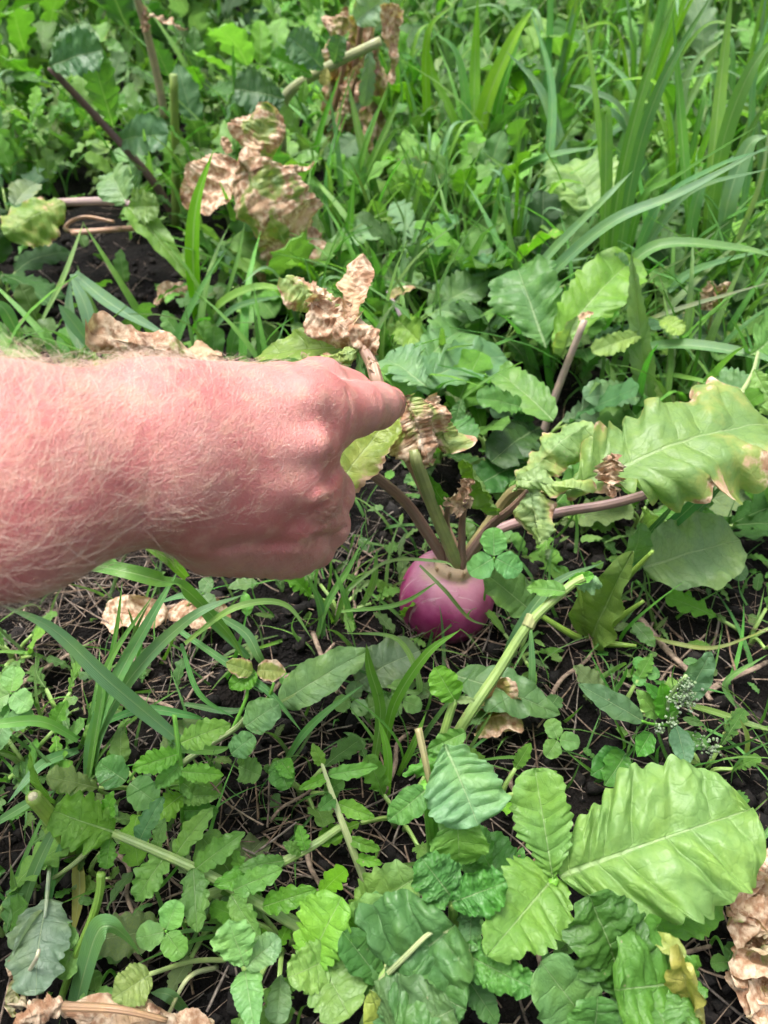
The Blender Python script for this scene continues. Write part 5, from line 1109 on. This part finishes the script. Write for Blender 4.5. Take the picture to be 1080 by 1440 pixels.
gt('bright tuft of upright grass near the top centre', 660, 285, [
    ([(655, 285, 1.15), (665, 180, 1.17), (668, 80, 1.2), (672, -10, 1.2)], .011, YG), ([(660, 285, 1.15), (680, 160, 1.15), (720, 60, 1.15), (752, 10, 1.15)], .014, (.17, .38, .03)), ([(650, 285, 1.15), (640, 180, 1.15), (610, 110, 1.16), (600, 60, 1.16)], .009, YG), ([(605, 280, 1.15), (600, 160, 1.15), (602, 50, 1.15), (640, 5, 1.14)], .008, YG), ([(660, 280, 1.15), (655, 150, 1.17), (640, 75, 1.17), (605, 42, 1.16)], .009, (.12, .27, .1)), ([(640, 285, 1.12), (620, 220, 1.1), (580, 210, 1.08), (540, 270, 1.04)], .007, (.12, .25, .12)), ([(650, 290, 1.12), (636, 220, 1.1), (628, 160, 1.1)], .008, (.12, .26, .1)), ([(680, 285, 1.15), (700, 150, 1.15), (735, 40, 1.18)], .009, DG), ([(645, 290, 1.1), (662, 230, 1.1), (690, 180, 1.1)], .006, DG)])
gt('thin dark blades in front of the dead brown plant', 480, 320, [
    ([(430, 290, 1.05), (450, 190, 1.05), (480, 100, 1.05)], .006, DG), ([(535, 290, 1.0), (510, 210, 1.02), (488, 110, 1.05)], .008, (.10, .24, .03)), ([(490, 310, 1.0), (510, 220, 1.0), (545, 120, 1.02)], .005, DG), ([(478, 330, .98), (478, 240, 1.0), (462, 120, 1.02)], .005, BG), ([(480, 410, .82), (490, 330, .84), (498, 245, .86)], .0065, (.10, .28, .03)), ([(486, 300, 1.0), (540, 190, 1.0), (565, 130, 1.0)], .006, DG)])
gt('single broad bright blade standing left of the withered leaf', 285, 480, [([(283, 475, .72), (272, 380, .73), (276, 290, .75), (300, 212, .77)], .010, (.11, .32, .02)), ([(285, 478, .72), (310, 430, .70), (360, 405, .68), (410, 408, .66)], .008, (.12, .28, .04)), ([(290, 480, .7), (330, 435, .68), (400, 415, .66)], .006, BG), ([(300, 470, .72), (330, 380, .74), (345, 310, .76)], .003, GG)], 'tall grass clumps')
gt('narrow blue-green leaves on bare soil above the forearm', 120, 470, [([(135, 490, .66), (120, 430, .68), (98, 385, .70)], .009, (.14, .26, .16)), ([(130, 490, .66), (100, 450, .66), (82, 428, .66)], .009, (.14, .26, .16)), ([(105, 385, .72), (160, 430, .66), (245, 478, .6)], .009, (.09, .2, .1)), ([(60, 450, .68), (90, 390, .7), (118, 312, .74)], .004, (.16, .28, .09)), ([(115, 492, .66), (100, 450, .68), (98, 390, .7)], .008, (.14, .26, .16)), ([(30, 480, .66), (10, 440, .66), (-10, 420, .66)], .009, BG), ([(0, 470, .66), (20, 495, .62), (60, 500, .6)], .009, (.12, .28, .06))], 'tall grass clumps')

def arching(label, px, py, n, L, wd, cs_, seed, spread=.7):
    rs = random.Random(seed); g = at(px, py, 0); p = thing('grass_clump', label, 'grass', tuple(g), 'tall grass clumps')
    for k in range(n):
        a = rs.uniform(0, 6.283); d = Vector((math.cos(a), math.sin(a), 0)); l = L * rs.uniform(.6, 1.2); o = spread * rs.uniform(.15, 1.0); b0 = g + d * rs.uniform(.002, .012)
        blade(p, [b0, b0 + Vector((0, 0, l * .4)) + d * l * .12 * o, b0 + Vector((0, 0, l * .72)) + d * l * .4 * o, b0 + Vector((0, 0, l * (.86 - .25 * o))) + d * l * .8 * o], wd * rs.uniform(.4, .95), rs.choice(cs_), keel=.4)
CS1 = [(.15, .34, .03), (.11, .25, .10), (.085, .24, .04), (.13, .27, .13)]
for i, (px, py, n, L, wd, wh) in enumerate(((760, 240, 11, .30, .011, 'behind the bright tuft, right of it'), (880, 250, 12, .34, .012, 'directly behind the tall upright blades'), (1010, 260, 12, .34, .012, 'in the upper right corner'), (1060, 350, 10, .26, .011, 'low at the right edge above the dead flower'), (940, 350, 9, .24, .010, 'between upright clump and dead flower'), (600, 330, 9, .16, .007, 'left of the round pale leaf'), (720, 390, 8, .15, .008, 'behind the crinkled radish leaf'), (1050, 170, 11, .34, .013, 'farthest right at the top edge'), (900, 150, 11, .32, .013, 'at the top edge right of centre'), (560, 215, 8, .22, .009, 'just right of the dead brown plant'), (430, 470, 7, .11, .006, 'behind the withered leaf above the hand'), (20, 260, 7, .16, .008, 'at the far left edge'))):
    arching('arching grass clump ' + wh, px, py, n, L, wd, CS1, 40 + i)
# ---- shared leaf shapes for the many weeds behind
LIB = {}
def lib(kind, i):
    k = (kind, i)
    if k not in LIB:
        kw = dict(radish=dict(w=.46, shape='radish', lobes=.45, nl=4, teeth=.26), ovate=dict(w=.46, shape='ovate', teeth=.28), broad=dict(w=.62, shape='broad', teeth=.2, lobes=.15), lance=dict(w=.24, shape='lance', teeth=.15), fern=dict(w=.42, shape='radish', lobes=.8, nl=6, teeth=.2), round=dict(w=.9, shape='round', teeth=.02))[kind]
        v, f, uvs = leaf_geo(L=1.0, nv=5, nt=7, bend=.3 + .25 * i, fold=.12 + .1 * (i % 3), ruffle=.08, seed=900 + i * 7, cols=4, rpv=7, twist=.3 * (i % 3 - 1), **kw)
        LIB[k] = mesh_from('leaf', v, f, M_LEAF, uvs)
    return LIB[k]
def weed(name, label, cat, px, py, H, n, kinds, cols_, group, size=.075, lean=.55, seed=0, stems=True):
    rs = random.Random(seed * 31 + 5); g0 = at(px, py, 0); g0 = gpt(g0.x, g0.y)
    p = thing(name, label, cat, tuple(g0), group)
    for k in range(n):
        a = k * 2.399 + rs.uniform(-.4, .4); h = H * (.35 + .65 * (k + .5) / n) * rs.uniform(.8, 1.15); out = lean * H * rs.uniform(.35, .9)
        d = Vector((math.cos(a), math.sin(a), 0)); B = g0 + d * out + Vector((0, 0, h * .8)); L = size * rs.uniform(.6, 1.3)
        T = B + (d * rs.uniform(.4, 1) + Vector((0, 0, rs.uniform(-.3, 1.3)))).normalized() * L
        nn = (Vector((0, 0, 1)) - d * .5 + Vector((rs.uniform(-.4, .4), rs.uniform(-.7, .2), 0)))
        M = frame(B, T, nn) @ Matrix.Scale(L, 4)
        c = rs.choice(cols_); c = GREEN[c] if isinstance(c, str) else c; q = rs.uniform(.8, 1.25)
        lo = link('leaf', lib(rs.choice(kinds), rs.randrange(4)), p, matrix=M, color=(c[0] * q, c[1] * q, c[2] * q, .28 if rs.random() < .08 else 0))
        if stems:
            so = stalk(None, [g0 + d * .004, g0 + d * out * .35 + Vector((0, 0, h * .5)), B], .0016 + H * .004, .0012, (.16, .25, .07), .2, sides=5, per=3)
            so.parent = lo; so.matrix_parent_inverse = M.inverted()
    return p
ORD = ['first', 'second', 'third', 'fourth', 'fifth', 'sixth', 'seventh', 'eighth', 'ninth', 'tenth', 'eleventh', 'twelfth', 'thirteenth', 'fourteenth', 'fifteenth', 'sixteenth']
ROWS = [  # pixel y, row words, xs, height, leaves
    (70, 'in the farthest row at the top edge', range(-60, 1180, 82), .26, 11), (135, 'in the second row from the top', range(-90, 1150, 80), .20, 9), (200, 'in the third row from the top', (-40, 20, 85, 150, 300, 375, 570, 640, 720, 800, 900, 985, 1060), .15, 8),
    (262, 'in the fourth row, level with the withered leaf', (-20, 60, 140, 300, 470, 530, 590, 650, 710, 780, 900, 985, 1070), .10, 8), (335, 'in the fifth row, above the hand', (10, 330, 400, 460, 530, 590, 650, 730, 900, 985, 1060), .075, 8), (430, 'in the nearest back row', (20, 340, 400, 480, 540, 610, 690, 750, 860, 960, 1045), .06, 8), (520, 'in the row just right of the pointing finger', (620, 690, 800, 950, 1030), .05, 6), (640, 'in the shade under the mottled leaf', (610, 680, 760, 960, 1050), .04, 6), (750, 'on the soil behind the dock', (760, 905, 985, 1060), .035, 6)]
WN = {'radish': ('radish_weed', 'lobed radish-like weed'), 'broad': ('broad_leaf_weed', 'broad-leaved weed'), 'ovate': ('toothed_weed', 'tooth-leaved weed'), 'fern': ('groundsel_weed', 'deeply cut feathery weed'), 'lance': ('narrow_leaf_weed', 'narrow-leaved weed'), 'round': ('round_leaf_weed', 'round-leaved weed')}
def back_weeds():
    rs = random.Random(77); sd = 0
    for py, words, xs, H, n in ROWS:
        for i, x in enumerate(xs):
            sd += 1; sp = rs.choice(['radish', 'radish', 'broad', 'ovate', 'ovate', 'fern', 'lance'] if py > 100 else ['radish', 'broad', 'ovate', 'radish'])
            pal = rs.choice([['fresh', 'lime', 'mid'], ['lime', 'lime', 'fresh'], ['pale', 'fresh', 'lime'], ['mid', 'fresh'], ['mid', 'blue', 'fresh'], ['lime', 'fresh'], ['blue', 'bluepale', 'mid'], ['dark', 'mid']])
            weed(WN[sp][0], f"{WN[sp][1]} {words}, {ORD[i]} from left", 'weed', x + rs.uniform(-16, 16), py + rs.uniform(-14, 14), H * rs.uniform(.8, 1.2), n, [sp], pal, 'weeds in the dense growth behind', size=(.055 + H * .27) * (.8 if sp == 'lance' else 1), seed=sd)
back_weeds()

BOOST[0] = 1.3
for i, (px, py, H, n, sp, sz, wh) in enumerate(((45, 1090, .035, 7, 'ovate', .042, 'beside the cut stem at the left edge'), (205, 1125, .03, 7, 'radish', .045, 'under the stacked lime leaves'), (90, 1020, .03, 6, 'fern', .04, 'at the foot of the wide blue-green blades'), (430, 1110, .03, 7, 'radish', .036, 'left of the whitish upright stem'), (300, 1300, .03, 7, 'ovate', .045, 'under the creeping stem, bottom left'), (125, 1240, .025, 6, 'fern', .032, 'on soil beside the bare curved stem'), (10, 1310, .03, 6, 'radish', .05, 'at the left edge behind the cabbage leaf'), (870, 1010, .03, 6, 'ovate', .036, 'left of the goosefoot buds'), (1050, 905, .03, 6, 'radish', .04, 'on the black soil at the right edge'), (985, 1095, .03, 7, 'fern', .036, 'just above the large lime leaf'), (730, 925, .025, 6, 'lance', .034, 'below the turnip on its right'), (565, 1150, .035, 7, 'radish', .045, 'left of the snapped stem'), (400, 1330, .03, 7, 'radish', .05, 'between bluish and serrated leaves'), (480, 870, .03, 7, 'fern', .034, 'in the gap between fist and turnip'), (700, 1130, .03, 6, 'ovate', .036, 'behind the upright lime leaf'), (360, 1400, .02, 6, 'fern', .036, 'at the bottom edge left of centre'), (900, 1330, .02, 6, 'fern', .026, 'in the dark gap under the large lime leaf'), (25, 930, .03, 7, 'radish', .04, 'on the straw at the left edge'), (560, 860, .02, 6, 'ovate', .03, 'just left of the turnip'))):
    weed(WN[sp][0], f'small {WN[sp][1]} {wh}', 'weed', px, py, H, n - 2, [sp], [['fresh', 'lime'], ['lime', 'pale'], ['lime', 'fresh']][i % 3], 'small weeds on the soil in front', size=sz * .72, seed=500 + i, lean=.9)
# ---- filler nobody could count: low leaves and fine grass between the plants
def masses():
    rs = random.Random(99); geos = []
    for kind in ('ovate', 'radish', 'lance', 'fern'):
        for i in range(3):
            kw = dict(radish=dict(w=.48, shape='radish', lobes=.5, nl=3, teeth=.2), ovate=dict(w=.5, shape='ovate', teeth=.22), lance=dict(w=.26, shape='lance', teeth=.1), fern=dict(w=.45, shape='radish', lobes=.8, nl=4, teeth=.1))[kind]
            v, f, uvs = leaf_geo(L=1.0, nv=3, nt=5, bend=.6, fold=.15, ruffle=.08, seed=300 + i, cols=2, rpv=6, **kw)
            geos.append((v, f, np.concatenate([uvs['uv'], uvs['flat']], 1)))
    def bare(x, y):      # open soil patches, as (pixel x, pixel y, radius in m)
        for (qx, qy, r) in SOIL:
            if (x - qx) ** 2 + ((y - qy) * .8) ** 2 < r * r: return True
        return False
    SOIL = [(at(a, b_).x, at(a, b_).y, r) for a, b_, r in ((140, 400, .11), (60, 380, .10), (210, 440, .08), (120, 320, .06), (520, 290, .08), (700, 570, .05), (800, 620, .03))]
    def add(cnt, y0, y1, zlo, zhi, s0, s1, pl, pw=1.0):
        while cnt > 0:
            y = y0 + (y1 - y0) * rs.random() ** pw; x = rs.uniform(-.1 - y * .62, .1 + y * .62)
            if bare(x, y) and rs.random() < .93: continue
            cnt -= 1; s = rs.uniform(s0, s1)
            pl.append(rotm(rs.uniform(-.4, 1.4), rs.uniform(-.7, .7), rs.uniform(0, 6.283), s, (x, y, float(gz(x, y)) + zlo + (zhi - zlo) * rs.random() ** 1.5)))
    pl = []; add(1200, .55, 1.0, .004, .035, .014, .05, pl, 1.0); add(2000, 1.0, 1.6, .004, .09, .025, .065, pl); add(5500, 1.6, 3.4, .0, .22, .035, .10, pl)
    scatter('ground_cover', 'dense mass of small green leaves between the weeds behind', lambda i: geos[(i * 7) % len(geos)], pl, M_MASS, color=(.105, .23, .045, 0))
    # fine grass
    G = []
    for i in range(8):
        N = 7; vs, uv = [], []
        b1 = .3 + .12 * i
        for k in range(N):
            q = k / (N - 1); c_ = Vector((0, b1 * q * q * .8, q * (1 - .25 * b1 * q))); wd = .022 * (1 - q ** 2) + .001
            for s in (-1, 0, 1): vs.append((s * wd, c_.y + (0 if s else .01), c_.z)); uv.append((s, q, s, q))
        G.append((np.array(vs), np.array([(k * 3 + j, k * 3 + j + 1, k * 3 + j + 4, k * 3 + j + 3) for k in range(N - 1) for j in range(2)]), np.array(uv)))
    pl = []
    for _ in range(1900):
        y = .55 + 2.3 * rs.random() ** 1.3; x = (rs.uniform(-.08, .62) if rs.random() < .78 else rs.uniform(-.62, .1)) * y
        if bare(x, y) and rs.random() < .8: continue
        L = rs.uniform(.07, .17) * (.6 + .5 * y); pl.append(rotm(rs.uniform(-.3, .3), rs.uniform(-.3, .3), rs.uniform(0, 6.28), L * np.array([1.4, 1, 1]), (x, y, float(gz(x, y)))))
    for px, py, sp, cnt in ((440, 860, .05, 40), (150, 1000, .06, 60), (560, 900, .05, 40), (60, 900, .05, 40), (800, 930, .06, 40), (980, 1000, .05, 40), (330, 1080, .06, 40), (60, 1200, .05, 40), (900, 830, .06, 50), (520, 760, .05, 40), (1030, 1100, .04, 30), (250, 1380, .05, 30), (660, 850, .04, 24), (560, 1080, .04, 24)):
        c_ = at(px, py, 0)
        for _ in range(cnt):
            x, y = c_.x + rs.gauss(0, sp), c_.y + rs.gauss(0, sp); L = rs.uniform(.02, .065); pl.append(rotm(rs.uniform(-.7, .7), rs.uniform(-.7, .7), rs.uniform(0, 6.28), L * np.array([1.1, 1, 1]), (x, y, float(gz(x, y)))))
    scatter('fine_grass', 'mass of thin short grass blades scattered among the weeds', lambda i: G[i % 8], pl, M_MASS, color=(.10, .25, .05, 0))
    # tiny seedlings on the open soil in front
    pl = []
    for px, py, sp, cnt in ((450, 830, .03, 40), (560, 760, .04, 50), (800, 800, .06, 70), (950, 850, .05, 60), (80, 1080, .04, 60), (250, 1150, .05, 50), (30, 1180, .04, 40), (880, 950, .04, 30), (560, 1000, .03, 30), (1000, 1080, .04, 30), (150, 950, .05, 30), (760, 1330, .02, 26), (600, 700, .05, 60), (780, 720, .06, 60), (1000, 720, .06, 70)):
        c_ = at(px, py, 0)
        for _ in range(cnt // 2):
            x, y = c_.x + rs.gauss(0, sp), c_.y + rs.gauss(0, sp); pl.append(rotm(rs.uniform(-.3, .8), rs.uniform(-.5, .5), rs.uniform(0, 6.28), rs.uniform(.008, .022), (x, y, float(gz(x, y)) + rs.uniform(.002, .02))))
    scatter('seedlings', 'tiny seedlings dotted over the open soil', lambda i: geos[(i * 5) % len(geos)], pl, M_MASS, color=(.10, .22, .05, 0))
masses()
